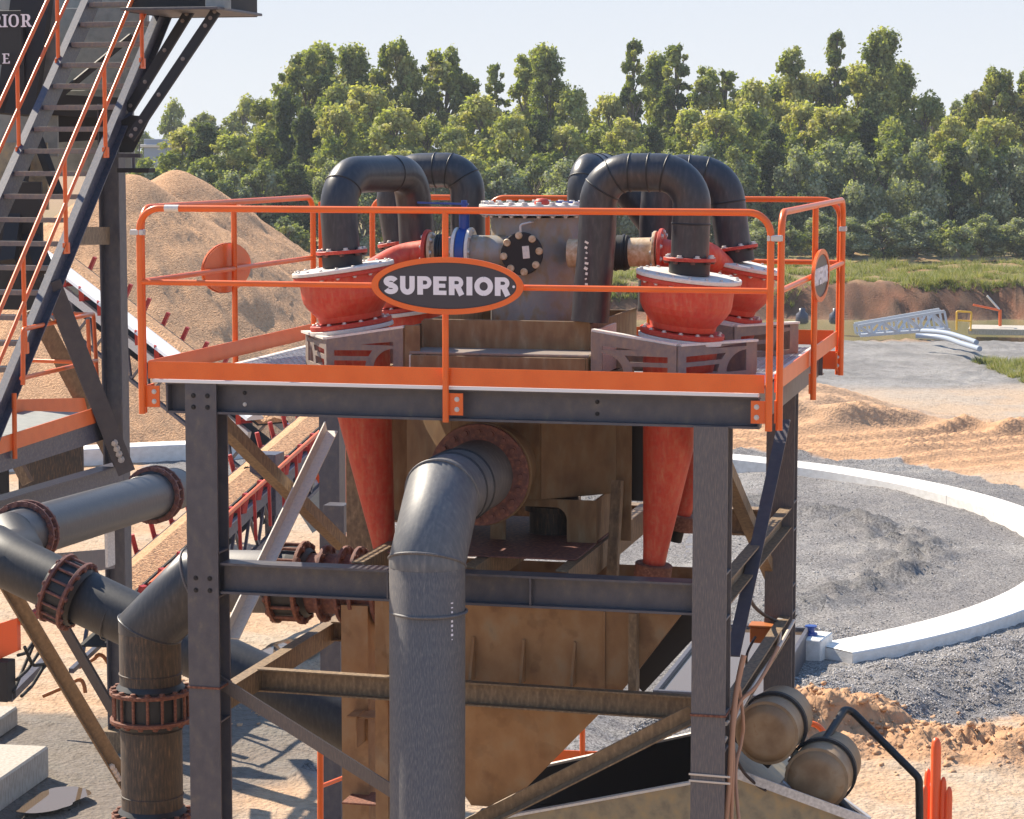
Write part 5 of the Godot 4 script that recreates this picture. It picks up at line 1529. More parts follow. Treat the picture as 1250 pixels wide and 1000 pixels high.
func build_right_items() -> void:
	# cables tied along the right front post
	cable("tan cable hanging straight down the right side of the front right post", "cable", [Vector3(1.773, 4.042, -0.200), Vector3(1.734, 3.805, -0.150), Vector3(1.720, 3.546, -0.100), Vector3(1.708, 3.275, -0.100), Vector3(1.686, 3.026, -0.100)], 0.017, M.cable)
	cable("second thinner tan cable down the right front post", "cable", [Vector3(1.938, 4.038, -0.500), Vector3(1.844, 3.852, -0.300), Vector3(1.733, 3.705, -0.200), Vector3(1.728, 3.369, -0.120), Vector3(1.722, 3.023, -0.120)], 0.011, M.cable)
	cable("tan cable looping beside the upper drum motor to the post", "cable", [Vector3(1.718, 3.808, -0.400), Vector3(1.745, 3.600, -0.400), Vector3(1.736, 3.474, -0.400), Vector3(1.718, 3.298, -0.300), Vector3(1.760, 3.003, -0.200)], 0.011, M.cable)
	cable("pale cable slanting from the rear post down to the front right post", "cable", [Vector3(1.723, 3.689, -3.100), Vector3(1.700, 3.626, -2.200), Vector3(1.662, 3.576, -1.400), Vector3(1.676, 3.543, -0.100)], 0.013, M.tie)
	cable("pale grey cable pair bending down beside the rear right post", "cable", [Vector3(1.625, 3.660, -3.100), Vector3(1.647, 3.557, -2.800), Vector3(1.645, 3.543, -2.000), Vector3(1.685, 3.647, -0.100)], 0.012, M.tie)
	cable("dark cable drooping from the right brace to the orange-brown box", "cable", [Vector3(1.523, 4.182, -2.000), Vector3(1.517, 3.989, -2.300), Vector3(1.530, 3.795, -2.800), Vector3(1.625, 3.672, -3.100)], 0.013, M.cable_dark)
	cable("dark cable hanging loosely under the orange-brown box", "cable", [Vector3(1.465, 3.578, -3.000), Vector3(1.436, 3.500, -2.800), Vector3(1.431, 3.401, -2.800), Vector3(1.403, 3.301, -2.800)], 0.01, M.cable_dark)
	cable("dark cable curving under the upper drum motor", "cable", [Vector3(1.648, 3.421, -0.600), Vector3(1.658, 3.193, -0.900), Vector3(1.719, 3.041, -1.100), Vector3(1.798, 2.993, -1.100)], 0.01, M.cable_dark)
	for e in [[Vector3(1.608, 3.321, 0.008), "lower"], [Vector3(1.607, 3.360, 0.008), "upper"]]:
		solo("cable_tie", cube(e[0], Vector3(0.245, 0.012, 0.006), Basis(Vector3.BACK, -0.02), 0.002), M.tie, "tan tie strap round the front right post, %s of the two" % e[1], "strap", "tie straps on the post")
	var jb := thing("junction_box", "small orange-brown bracket box on the rear right post", "box", Vector3(1.516, 3.480, -3.150), "")
	part(jb, "body", cube(Vector3(1.508, 3.564, -3.200), Vector3(0.2, 0.11, 0.14)), M.brown_box)
	part(jb, "lid", cube(Vector3(1.508, 3.630, -3.200), Vector3(0.22, 0.016, 0.16)), M.brown_box)
	part(jb, "gland", turned([Vector2(0, 0), Vector2(0.02, 0), Vector2(0.02, 0.04), Vector2(0, 0.045)], Vector3(1.619, 3.650, -3.150), Vector3.UP, 10), M.zinc)
	# bent black pipe frame in the corner
	var fr := thing("pipe_frame", "bent black steel pipe frame at bottom right in front of the berm", "pipe frame", Vector3(2.706, 2.566, -2.000))
	part(fr, "bent_pipe", pipe(fillet([Vector3(2.479, 2.611, -1.400), Vector3(2.029, 3.095, -1.400), Vector3(2.192, 3.306, -2.200), Vector3(2.689, 2.896, -2.000), Vector3(2.718, 1.957, -2.000)], 0.06, 6), 0.026, 14), M.black)
	# orange hoop behind the motors
	var hp := thing("hoop_rail", "orange hoop handrail standing behind the drum motors", "handrail", Vector3(1.625, 1.726, -5.000))
	part(hp, "rail", pipe(fillet([Vector3(1.062, 2.488, -5.000), Vector3(1.756, 2.501, -5.000), Vector3(1.786, 1.338, -5.000)], 0.12, 7), 0.024, 12), M.orange)
	# orange guardrail seen under the hopper
	var gr := thing("lower_guardrail", "orange guardrail seen through the gap right of the hopper", "guardrail", Vector3(-0.048, 1.990, -4.600))
	part(gr, "top_rail", pipe(fillet([Vector3(-0.446, 1.931, -4.600), Vector3(-0.481, 2.599, -4.600), Vector3(0.990, 2.590, -4.600), Vector3(1.011, 1.795, -4.600)], 0.12, 6), 0.024, 12), M.orange)
	part(gr, "post", pipe(PackedVector3Array([Vector3(-0.110, 2.594, -4.600), Vector3(-0.106, 1.720, -4.600)]), 0.022, 12), M.orange)
	part(gr, "toe_board", bar(sec_r(0.01, 0.15), Vector3(-0.580, 2.189, -4.600), Vector3(0.476, 2.207, -4.600)), M.orange)
	# orange rail behind the left front bay
	var g2 := thing("bay_handrail", "orange bent handrail behind the left braces of the frame", "handrail", Vector3(-2.212, 1.635, -4.400))
	part(g2, "rail", pipe(fillet([Vector3(-2.223, 1.092, -4.400), Vector3(-2.212, 2.469, -4.400), Vector3(-1.967, 2.433, -5.400)], 0.16, 7), 0.026, 12), M.orange)
	part(g2, "mid_rail", pipe(PackedVector3Array([Vector3(-2.209, 1.905, -4.400), Vector3(-1.970, 1.871, -5.400)]), 0.018, 10), M.orange)
	# water trough seen behind the frame
	var tk := thing("settling_trough", "low dark steel trough full of sky-blue water behind the right posts", "trough", Vector3(-1.0, 0, -16.9))
	var wy := 0.55
	var pa := Vector3(-1.249, 0.550, -14.372); var pb := Vector3(0.095, 0.550, -14.790); var x0: float = pa.x; var x1: float = pb.x
	var z0: float = pa.z; var z1 := z0 - 4.2
	part(tk, "water", cube(Vector3((x0 + x1) / 2, wy - 0.06, (z0 + z1) / 2), Vector3(x1 - x0, 0.02, z0 - z1), Basis.IDENTITY, 0.0), M.puddle)
	for e in [[x0, 0], [x1, 0], [z0, 1], [z1, 1]]:
		if e[1] == 0:
			part(tk, "wall_plate", cube(Vector3(e[0], 0.27, (z0 + z1) / 2), Vector3(0.06, 0.56, z0 - z1 + 0.06)), M.steel)
		else:
			part(tk, "wall_plate", cube(Vector3((x0 + x1) / 2, 0.27, e[0]), Vector3(x1 - x0 - 0.06, 0.56, 0.06)), M.steel)
	# orange barrier boards strapped in a bundle
	var tops := [Vector3(2.200, 0.652, -11.000), Vector3(2.281, 0.999, -10.940), Vector3(2.366, 0.607, -10.880), Vector3(2.430, 0.524, -10.820), Vector3(2.185, 0.541, -10.760)]
	var bots := [Vector3(2.219, -0.574, -10.700), Vector3(2.305, -0.549, -10.640), Vector3(2.382, -0.525, -10.580), Vector3(2.443, -0.502, -10.520), Vector3(2.200, -0.502, -10.460)]
	var wd := [0.07, 0.095, 0.06, 0.06, 0.06]
	for i in 5:
		var top: Vector3 = tops[i]
		var bot: Vector3 = bots[i]
		var d := (top - bot).normalized()
		solo("barrier_board", turned([Vector2(0, 0), Vector2(wd[i] * 0.5, 0.0), Vector2(wd[i] * 0.56, 0.3), Vector2(wd[i] * 0.55, (top - bot).length() - 0.12), Vector2(wd[i] * 0.48, (top - bot).length() - 0.05), Vector2(wd[i] * 0.28, (top - bot).length() - 0.012), Vector2(0, (top - bot).length())], bot, d, 18, true), M.plastic_orange, "orange plastic barrier post standing in the bundle at bottom right, %s from the left" % ["second", "tallest, third", "fourth", "last", "first"][i], "barrier post", "bundled orange barrier posts")
	solo("strap_buckle", cube(Vector3(2.262, 0.523, -10.850), Vector3(0.06, 0.03, 0.03)), M.zinc, "small metal buckle on the bundle of orange barrier posts", "buckle")

# ---------------------------------------------------------------- stair tower on the left
func build_stair_tower() -> void:
	var t := thing("stair_tower", "dark steel stair tower structure on the left with knee braces", "steel frame", Vector3(-7.2, 0, -12.3))
	var cx := -7.2
	var cz := -12.2
	var col := part(t, "column", bar(sec_i(0.2, 0.25, 0.012, 0.018), Vector3(cx, 0.25, cz), Vector3(cx, 7.5, cz), Vector3(1, 0, 0)), M.steel)
	part(col, "pedestal", cube(Vector3(cx, 0.12, cz), Vector3(0.4, 0.26, 0.4)), M.steel_brown)
	# gusset and knee braces to the overhanging box
	part(t, "gusset", bar(PackedVector2Array([Vector2(0.12, 0), Vector2(-0.12, 0), Vector2(-0.34, 0.4), Vector2(-0.1, 0.42), Vector2(0.12, 0.3)]), Vector3(-7.031, 6.952, -12.130) , Vector3(-7.031, 6.952, -12.130) + Vector3(0, 0, -0.014)), M.dark)
	for e in [[Vector3(-7.051, 7.286, -12.266), Vector3(-6.313, 8.568, -12.585)], [Vector3(-6.724, 7.080, -11.701), Vector3(-5.828, 8.498, -12.073)]]:
		var a: Vector3 = e[0]
		var b: Vector3 = e[1]
		var kd := (b - a).normalized()
		var kx := Vector3(0, 0, 1).cross(kd).normalized()
		var kn := kd.cross(kx)
		var kb := part(t, "knee_brace", bar(sec_l(0.11, -0.05, 0.012), a, b, Vector3(0, 0, 1)), M.dark)
		for s in [0.02, 0.07, 0.13, 0.34, 0.62, 0.88, 0.94, 0.99]:
			bolt_at(kb, a.lerp(b, s) + kx * 0.055 + kn * 0.012, kn, 0.017, M.bracket)
	var bx := thing("overhead_box", "dark steel box girder end overhanging at the top left edge", "girder", Vector3(-6.186, 8.551, -12.304))
	part(bx, "girder", cube(Vector3(-6.246, 8.797, -12.420) + Vector3(-0.25, 0, -0.6), Vector3(1.1, 0.52, 1.3)), M.dark)
	part(bx, "end_plate", cube(Vector3(-5.852, 8.753, -12.096), Vector3(0.3, 0.42, 0.02)), M.greyplate)
	part(bx, "bottom_flange", cube(Vector3(-6.150, 8.546, -12.208) + Vector3(-0.2, 0, -0.4), Vector3(1.15, 0.03, 1.5)), M.steel)
	# lamp plate on the column
	var lp := thing("lamp_bracket", "small flat floodlight bracket on the left tower column", "bracket", Vector3(-6.896, 6.713, -12.033))
	part(lp, "arm", cube(Vector3(-6.973, 6.916, -12.037), Vector3(0.4, 0.045, 0.05)), M.steel)
	part(lp, "plate", cube(Vector3(-6.765, 6.752, -11.861), Vector3(0.38, 0.05, 0.2)), M.dark)
	part(lp, "hanger", cube(Vector3(-6.794, 6.834, -11.864), Vector3(0.03, 0.12, 0.03)), M.steel)
	# beams
	part(t, "beam", bar(sec_i(0.2, 0.32, 0.012, 0.016), Vector3(-7.050, 3.313, -7.698), Vector3(-7.050, 3.258, -12.020)), M.navy)
	part(t, "beam", bar(sec_c(0.08, 0.2), Vector3(-7.137, 6.041, -11.073), Vector3(-7.191, 6.005, -12.090)), M.steel_brown)
	part(t, "beam", bar(sec_c(0.08, 0.22), Vector3(-5.985, 2.975, -7.801), Vector3(-6.963, 2.380, -11.534)), M.steel)
	part(t, "pipe_saddle", cube(Vector3(-5.457, 3.229, -7.852), Vector3(0.03, 0.5, 0.18)), M.galv)
	# slanting legs
	var wf := sec_i(0.2, 0.2, 0.014, 0.02)
	var sl := part(t, "slanting_leg", bar(wf, Vector3(-7.097, 5.618, -10.208), Vector3(-6.843, 3.407, -11.574), Vector3(0.4, 0.3, 1)), M.steel)
	for v in [0.86, 0.89, 0.92, 0.95]:
		bolt_at(sl, Vector3(-7.097, 5.618, -10.208).lerp(Vector3(-6.843, 3.407, -11.574), v) + Vector3(0.05, 0.02, 0.12), Vector3(0, 0, 1), 0.03, M.zinc)
	part(t, "slanting_leg", bar(wf, Vector3(-8.367, 5.089, -12.638), Vector3(-8.007, 3.172, -14.062), Vector3(0.4, 0.3, 1)), M.steel_brown)
	var lb := part(t, "lower_brace", bar(sec_l(0.13, 0.07, 0.014), Vector3(-5.258, 3.380, -4.917), Vector3(-4.942, 1.089, -6.806), Vector3(0.3, 0.2, 1)), M.steel_brown)
	for v in [0.885, 0.905, 0.925, 0.945]:
		bolt_at(lb, Vector3(-5.258, 3.380, -4.917).lerp(Vector3(-4.942, 1.089, -6.806), v) + Vector3(0.05, 0.0, 0.03), Vector3(0.2, 0.2, 1), 0.022, M.tie)
	part(t, "lower_brace", bar(sec_c(0.09, 0.16), Vector3(-6.639, 2.196, -9.109), Vector3(-6.512, 0.660, -10.520), Vector3(0.3, 0.2, 1)), M.steel_dusty)
	# stair flight rising away from the viewer between x = -8 and x = -7
	var st := thing("stair_flight", "dark steel stair flight with open treads on the left tower", "stairs", Vector3(-7.5, 4.0, -9.0))
	var lo := Vector3(-7.0, 3.68, -8.05)
	var hi := Vector3(-7.0, 9.5, -14.4)
	var dir := (hi - lo).normalized()
	var nrm := Vector3(0, -dir.z, dir.y)
	if nrm.y < 0: nrm = -nrm
	for s in [-0.06, -0.96]:
		part(st, "stringer", bar(sec_c(-0.09 if s > -0.5 else 0.09, 0.27, 0.014), lo + Vector3(s, 0, 0), hi + Vector3(s, 0, 0), nrm), M.navy)
	var rise := 0.247
	var y := 3.75
	while y < 9.4:
		var zz := lo.z - (y - lo.y) * (lo.z - hi.z) / (hi.y - lo.y)
		var tr := part(st, "tread", cube(Vector3(-7.51, y, zz), Vector3(0.88, 0.045, 0.25)), M.greyplate)
		part(tr, "nosing", cube(Vector3(-7.51, y + 0.004, zz + 0.13), Vector3(0.88, 0.055, 0.012), Basis.IDENTITY, 0.002), M.bracket)
		y += rise
	for e in [[0.02, "right"], [-1.02, "left"]]:
		var h := thing("stair_handrail", "orange stair handrail with two rails, %s side of the flight" % e[1], "handrail", lo + Vector3(e[0], 0, 0), "orange stair handrails")
		var o := Vector3(e[0], 0, 0)
		part(h, "top_rail", pipe(PackedVector3Array([lo + o + Vector3.UP * 1.06, hi + o + Vector3.UP * 1.06]), 0.024, 12), M.orange)
		part(h, "mid_rail", pipe(PackedVector3Array([lo + o + Vector3.UP * 0.58, hi + o + Vector3.UP * 0.58]), 0.022, 12), M.orange)
		for q in [0.03, 0.2, 0.37, 0.545, 0.72]:
			var p := lo.lerp(hi, q) + o
			var ps := part(h, "post", pipe(PackedVector3Array([p + Vector3.UP * 0.06, p + Vector3.UP * 1.06]), 0.023, 12), M.orange)
			part(ps, "foot", cube(p + Vector3(0, 0.1, 0), Vector3(0.02, 0.12, 0.16)), M.orange)
	# landing beside the stair
	var ld := thing("tower_landing", "small stair landing with orange toe boards and dark channel edge", "landing", Vector3(-7.0, 4.0, -9.8))
	part(ld, "edge_channel", bar(sec_c(0.07, 0.24), Vector3(-7.000, 3.842, -7.979), Vector3(-7.000, 3.879, -11.639)), M.navy)
	part(ld, "toe_board", bar(sec_r(0.012, 0.17), Vector3(-6.980, 3.993, -7.946), Vector3(-6.980, 4.060, -11.091)), M.orange)
	part(ld, "toe_board", bar(sec_r(0.012, 0.17), Vector3(-8.100, 4.091, -11.391), Vector3(-8.100, 3.891, -13.600)), M.orange)
	part(ld, "grating", cube(Vector3(-7.6, Vector3(-7.000, 4.002, -9.916).y, -10.2), Vector3(1.15, 0.03, 3.0)), M.greyplate)
	part(ld, "post", pipe(PackedVector3Array([Vector3(-6.960, 4.513, -8.990), Vector3(-6.960, 3.840, -8.976)]), 0.026, 10), M.orange)
	# landing guardrail
	var lr := thing("landing_guardrail", "orange square guardrail of the stair landing, behind the dark slanting leg", "guardrail", Vector3(-7.299, 4.047, -11.743))
	var A := Vector3(-6.826, 4.607, -8.919)
	part(lr, "top_rail", pipe(fillet([A, Vector3(-6.840, 5.170, -8.978), Vector3(-7.510, 5.095, -12.326), Vector3(-7.428, 4.087, -12.234)], 0.05, 4), 0.024, 10), M.orange)
	part(lr, "top_rail", pipe(PackedVector3Array([Vector3(-8.305, 5.063, -12.753), Vector3(-7.608, 5.072, -12.507)]), 0.024, 10), M.orange)
	part(lr, "post", pipe(PackedVector3Array([Vector3(-7.492, 5.043, -12.118), Vector3(-7.431, 4.108, -12.028)]), 0.024, 10), M.orange)
	part(lr, "mid_rail", pipe(PackedVector3Array([Vector3(-6.844, 4.673, -8.922), Vector3(-7.459, 4.558, -12.279)]), 0.024, 10), M.orange)
	part(lr, "mid_rail", pipe(PackedVector3Array([Vector3(-8.489, 4.505, -12.647), Vector3(-7.556, 4.512, -12.457)]), 0.024, 10), M.orange)
	# screen housing behind the stair
	var sb := thing("screen_housing", "grey steel screen housing of flat panels behind the stair flight", "machine housing", Vector3(-9.5, 6.0, -17.0))
	for e in [[Vector3(-8.830, 8.218, -14.427), 2.4], [Vector3(-8.521, 8.388, -14.933), 1.4], [Vector3(-8.986, 7.210, -14.484), 2.2], [Vector3(-8.573, 7.316, -15.008), 1.0]]:
		part(sb, "panel", cube(e[0], Vector3(e[1], 1.0, 0.04)), M.greyplate)
	part(sb, "panel", cube(Vector3(-9.534, 8.070, -15.896), Vector3(2.0, 2.8, 0.04)), M.pale)
	part(sb, "panel", cube(Vector3(-9.345, 7.896, -13.647), Vector3(1.7, 2.0, 0.04)), M.greyplate)
	part(sb, "panel", cube(Vector3(-8.627, 7.111, -15.179), Vector3(0.7, 0.5, 0.04)), M.greyplate)
	part(sb, "dark_beam", bar(sec_r(0.1, 0.25), Vector3(-9.165, 7.549, -13.031), Vector3(-7.865, 7.485, -14.162)), M.dark)
	part(sb, "dark_beam", bar(sec_r(0.1, 0.35), Vector3(-8.887, 7.225, -13.785), Vector3(-8.036, 7.288, -14.306)), M.dark)
	part(sb, "dark_beam", bar(sec_r(0.1, 0.16), Vector3(-8.834, 8.465, -13.315), Vector3(-8.783, 7.590, -13.230), Vector3(1, 0, 0)), M.dark)
	part(sb, "dark_beam", bar(sec_r(0.12, 0.5), Vector3(-8.716, 8.841, -13.489), Vector3(-8.826, 7.395, -13.199), Vector3(1, 0, 0)), M.dark)
	part(sb, "diagonal_rod", bar(sec_r(0.05, 0.07), Vector3(-8.443, 7.491, -13.197), Vector3(-7.712, 8.353, -14.088)), M.dark)
	part(sb, "diagonal_rod", bar(sec_r(0.08, 0.12), Vector3(-8.631, 7.250, -13.229), Vector3(-8.181, 6.430, -12.935)), M.dark)
	part(sb, "panel", cube(Vector3(-8.888, 6.665, -13.206), Vector3(0.9, 0.8, 0.04)), M.screen_side)
	part(sb, "dark_beam", bar(sec_r(0.1, 0.18), Vector3(-8.694, 6.910, -13.073), Vector3(-8.483, 5.688, -12.159), Vector3(1, 0, 0)), M.dark)
	part(sb, "dark_beam", bar(sec_r(0.1, 0.2), Vector3(-8.835, 6.522, -12.996), Vector3(-8.057, 5.594, -12.251), Vector3(1, 0, 0)), M.dark)
	part(sb, "dark_panel", cube(Vector3(-8.719, 5.860, -12.536), Vector3(1.0, 1.5, 0.05)), M.dark)


	var wn := thing("machine_name_panel", "black panel with white capitals RIOR, cut by the left picture edge", "sign", Vector3(-8.607, 8.325, -12.423))
	part(wn, "panel", cube(Vector3(-8.628, 8.271, -12.464), Vector3(0.46, 0.62, 0.02)), M.black)
	for e in [["RIOR", Vector3(-8.519, 8.457, -12.459), 0.14], ["E", Vector3(-8.563, 8.024, -12.401), 0.11]]:
		var tm := TextMesh.new()
		var sf := SystemFont.new()
		sf.font_names = PackedStringArray(["Droid Serif", "Droid Sans"])
		sf.font_weight = 800
		tm.font = sf
		tm.text = e[0]
		tm.font_size = 32
		tm.pixel_size = e[2] / 23.0
		tm.depth = 0.006
		inst(wn, "lettering", tm, M.letter, Transform3D(Basis.IDENTITY, e[1] + Vector3(0, 0, 0.02)))
	# cascading dirty water chute under the landing
	var ch := thing("wash_chute", "dirty rust-streaked chute side under the stair landing", "chute", Vector3(-8.370, 2.909, -12.911))
	part(ch, "plate", cube(Vector3(-8.567, 3.136, -13.407), Vector3(0.85, 0.7, 0.04)), M.hdpe_stained)
	part(ch, "leg", bar(sec_r(0.1, 0.12), Vector3(-8.861, 3.445, -12.854), Vector3(-8.621, 3.006, -12.862), Vector3(1, 0, 0)), M.steel_brown)
	part(ch, "hanging_strip", cube(Vector3(-8.692, 3.171, -12.347), Vector3(0.12, 0.9, 0.06)), M.rubber)

# ---------------------------------------------------------------- conveyors and machines behind
func conveyor(label: String, a: Vector3, b: Vector3, w: float, truss: Material, top: Material, rail_side: float, n_idler: int, cover: bool) -> void:
	var g := thing("belt_conveyor", label, "conveyor", Vector3((a.x + b.x) / 2, minf(a.y, b.y), (a.z + b.z) / 2))
	var d := (b - a).normalized()
	var s := d.cross(Vector3.UP).normalized()
	var up := s.cross(d)
	for k in [-1.0, 1.0]:
		part(g, "stringer", bar(sec_r(0.07, 0.16), a + s * k * w / 2, b + s * k * w / 2), top)
		part(g, "lower_chord", bar(sec_r(0.06, 0.06), a + s * k * w / 2 - up * 0.62, b + s * k * w / 2 - up * 0.62), truss)
		var n := n_idler * 2
		for i in n:
			var p: Vector3 = a.lerp(b, float(i) / n) + s * k * w / 2
			var q: Vector3 = a.lerp(b, float(i + 1) / n) + s * k * w / 2
			part(g, "lattice_bar", bar(sec_r(0.04, 0.04), p - up * (0.08 if i % 2 == 0 else 0.6), q - up * (0.6 if i % 2 == 0 else 0.08)), truss)
	part(g, "belt", bar(sec_r(w * 0.72, 0.03), a + up * 0.2, b + up * 0.2), M.rubber)
	part(g, "sand_load", bar(PackedVector2Array([Vector2(-w * 0.33, 0), Vector2(w * 0.33, 0), Vector2(0, 0.1)]), a + up * 0.217, b + up * 0.217), M.pile)
	part(g, "return_belt", bar(sec_r(w * 0.7, 0.02), a - up * 0.3, b - up * 0.3), M.rubber)
	for i in n_idler:
		var p := a.lerp(b, (i + 0.5) / n_idler)
		var fr := part(g, "idler_frame", bar(sec_r(0.09, 0.07), p - s * w * 0.5 + up * 0.12, p + s * w * 0.5 + up * 0.12), M.conveyor_red)
		for k in [-1.0, 1.0]:
			part(fr, "upright", bar(sec_r(0.09, 0.06), p + s * k * w * 0.52 + up * 0.08, p + s * k * w * 0.6 + up * 0.36), M.conveyor_red)
	if rail_side != 0.0:
		part(g, "handrail", pipe(PackedVector3Array([a + s * rail_side * (w * 0.5 + 0.3) + up * 0.5, b + s * rail_side * (w * 0.5 + 0.3) + up * 0.5]), 0.03, 8), M.orange)
		for i in n_idler:
			var p := a.lerp(b, float(i) / n_idler) + s * rail_side * (w * 0.5 + 0.3)
			part(g, "rail_post", bar(sec_r(0.04, 0.04), p - up * 0.2, p + up * 0.5), M.conveyor_red)
	if cover:
		part(g, "side_cover", bar(PackedVector2Array([Vector2(-0.18, 0), Vector2(0.18, 0), Vector2(0.16, 0.05), Vector2(0.0, 0.13), Vector2(-0.16, 0.05)]), a + s * (w / 2 - 0.05) + up * 0.3, b + s * (w / 2 - 0.05) + up * 0.3), M.white)

func build_background_machines() -> void:
	conveyor("galvanised conveyor slanting down to the right in front of the sand pile", Vector3(-15.714, 4.962, -28.965), Vector3(-9.747, 2.181, -24.911), 0.9, M.navy, M.galv, 0.0, 12, true)
	conveyor("conveyor with red idler frames climbing to the right behind the left front post", Vector3(-7.757, 1.348, -12.884), Vector3(-8.652, 2.596, -25.220), 0.75, M.navy, M.navy, 1.0, 16, false)
	# support trestle of the red conveyor
	var tr := thing("conveyor_trestle", "dark steel trestle leg holding up the red-framed conveyor", "trestle", Vector3(-8.049, 1.437, -20.064))
	part(tr, "leg", bar(sec_r(0.16, 0.16), Vector3(-8.098, 2.406, -20.160), Vector3(-8.042, 1.195, -20.038), Vector3(1, 0, 0)), M.navy)
	part(tr, "motor_box", cube(Vector3(-7.971, 2.112, -19.640), Vector3(0.4, 0.9, 0.4)), M.navy)
	for e in [[Vector3(-8.423, 1.514, -19.466), Vector3(-8.258, 2.351, -19.598)], [Vector3(-8.281, 2.351, -19.593), Vector3(-8.002, 1.515, -19.566)], [Vector3(-8.477, 2.231, -19.533), Vector3(-7.917, 1.813, -19.620)], [Vector3(-8.435, 1.514, -19.463), Vector3(-7.921, 1.993, -19.639)]]:
		part(tr, "strut", bar(sec_r(0.05, 0.05), e[0], e[1], Vector3(1, 0, 0.2)), M.dark)
	# orange machine with sloping chute
	var om := thing("orange_feeder", "orange feeder machine with grey sloping legs beyond the left bay", "machine", Vector3(-9.344, 0.509, -25.856))
	var q := PackedVector2Array([Vector2(0.45, 0.35), Vector2(-0.42, -0.15), Vector2(-0.42, 0.32), Vector2(0.1, 0.62)])
	part(om, "body", bar(q, Vector3(-9.445, 1.216, -25.911), Vector3(-9.445, 1.216, -25.911) + Vector3(0, 0, -1.0)), M.plastic_orange)
	part(om, "hood", cube(Vector3(-9.675, 1.555, -25.893), Vector3(0.28, 0.34, 0.6), Basis(Vector3.BACK, 0.3)), M.plastic_orange)
	part(om, "trim", bar(sec_r(0.05, 0.05), Vector3(-9.579, 1.412, -25.693), Vector3(-9.048, 1.075, -25.783)), M.pale)
	part(om, "chute", bar(sec_r(0.5, 0.35), Vector3(-9.596, 1.564, -25.396), Vector3(-8.943, 0.587, -25.444), Vector3(0, 0.3, 1)), M.greyplate)
	part(om, "side_panel", cube(Vector3(-9.013, 1.047, -25.581), Vector3(0.3, 0.35, 0.5)), M.plastic_orange)
	# dark column with box and orange ladder behind the left rear post
	var dc := thing("rear_column", "dark steel column behind the left rear post of the platform", "column", Vector3(-3.181, 0.665, -7.697))
	part(dc, "shaft", bar(sec_r(0.2, 0.2), Vector3(Vector3(-3.261, 3.760, -8.023).x, 0, Vector3(-3.261, 3.760, -8.023).z), Vector3(-3.287, 4.766, -8.128), Vector3(0, 0, 1)), M.steel)
	part(dc, "box", cube(Vector3(-3.089, 3.573, -7.629), Vector3(0.2, 0.26, 0.2)), M.steel)
	var ol := thing("orange_ladder", "orange lattice ladder rising behind the dark rear column", "ladder", Vector3(-4.063, 2.549, -10.799))
	for u in [[Vector3(-4.154, 4.386, -10.981), Vector3(-4.106, 2.549, -10.788)], [Vector3(-4.068, 4.386, -11.002), Vector3(-4.020, 2.549, -10.809)]]:
		part(ol, "rail", bar(sec_r(0.03, 0.05), u[0], u[1], Vector3(0, 0, 1)), M.orange)
	for k in 14:
		part(ol, "rung", bar(sec_r(0.02, 0.02), Vector3(-4.152, 4.298, -10.972) - Vector3.UP * 0.132 * k, Vector3(-4.065, 4.263, -10.989) - Vector3.UP * 0.132 * k), M.orange)
	part(ol, "backing_plate", cube(Vector3(-4.144, 3.308, -11.071), Vector3(0.08, 1.6, 0.02)), M.plastic_orange)
	# orange box on wheels at the far left
	var ob := thing("orange_hopper_side", "red-orange hopper side cut by the left picture edge, above trailing hoses", "hopper", Vector3(-6.681, 2.001, -8.043))
	part(ob, "side", bar(PackedVector2Array([Vector2(0.5, -0.26), Vector2(-0.17, 0.05), Vector2(-0.17, 0.38), Vector2(0.5, 0.16)]), Vector3(-6.705, 2.001, -8.038), Vector3(-6.705, 2.001, -8.038) + Vector3(0, 0, -0.08)), M.plastic_orange)
	part(ob, "arm", bar(sec_r(0.06, 0.09), Vector3(-6.508, 2.340, -8.122), Vector3(-6.483, 2.375, -8.649)), M.conveyor_red)
	part(ob, "undercarriage", cube(Vector3(-6.714, 1.759, -8.008), Vector3(0.24, 0.4, 0.2)), M.dark)
	part(ob, "drawbar", bar(sec_r(0.08, 0.08), Vector3(-6.631, 1.581, -8.009), Vector3(-7.059, 1.584, -9.975)), M.navy)
	for e in [[Vector3(-6.547, 2.001, -8.075), Vector3(-6.583, 2.124, -8.701)], [Vector3(-6.557, 1.759, -8.046), Vector3(-6.516, 2.042, -8.708)], [Vector3(-6.505, 1.597, -8.041), Vector3(-6.479, 1.876, -8.698)], [Vector3(-6.585, 1.638, -8.026), Vector3(-6.614, 2.083, -8.689)], [Vector3(-6.486, 2.082, -8.099), Vector3(-6.493, 1.793, -8.686)]]:
		part(ob, "hose", pipe(fillet([e[0], e[0].lerp(e[1], 0.5) + Vector3(-0.05, -0.11, 0), e[1]], 0.2, 6), 0.018, 7), M.rubber)
	# scaffold bits on the sand near the upright pipe
	cable("thin brown rod lying bent on the sand near the rusty joint", "bent_rod", [Vector3(-8.375, 0.598, -13.687), Vector3(-8.219, 0.689, -13.735), Vector3(-8.102, 0.750, -13.769), Vector3(-7.979, 0.568, -13.779)], 0.025, M.brown_box, "rod")
	cable("second brown rod leaning in the sand left of the rusty joint", "bent_rod", [Vector3(-8.383, 0.470, -12.637), Vector3(-8.119, 0.587, -12.713), Vector3(-7.949, 0.665, -12.762), Vector3(-7.888, 0.509, -12.760)], 0.025, M.brown_box, "rod")

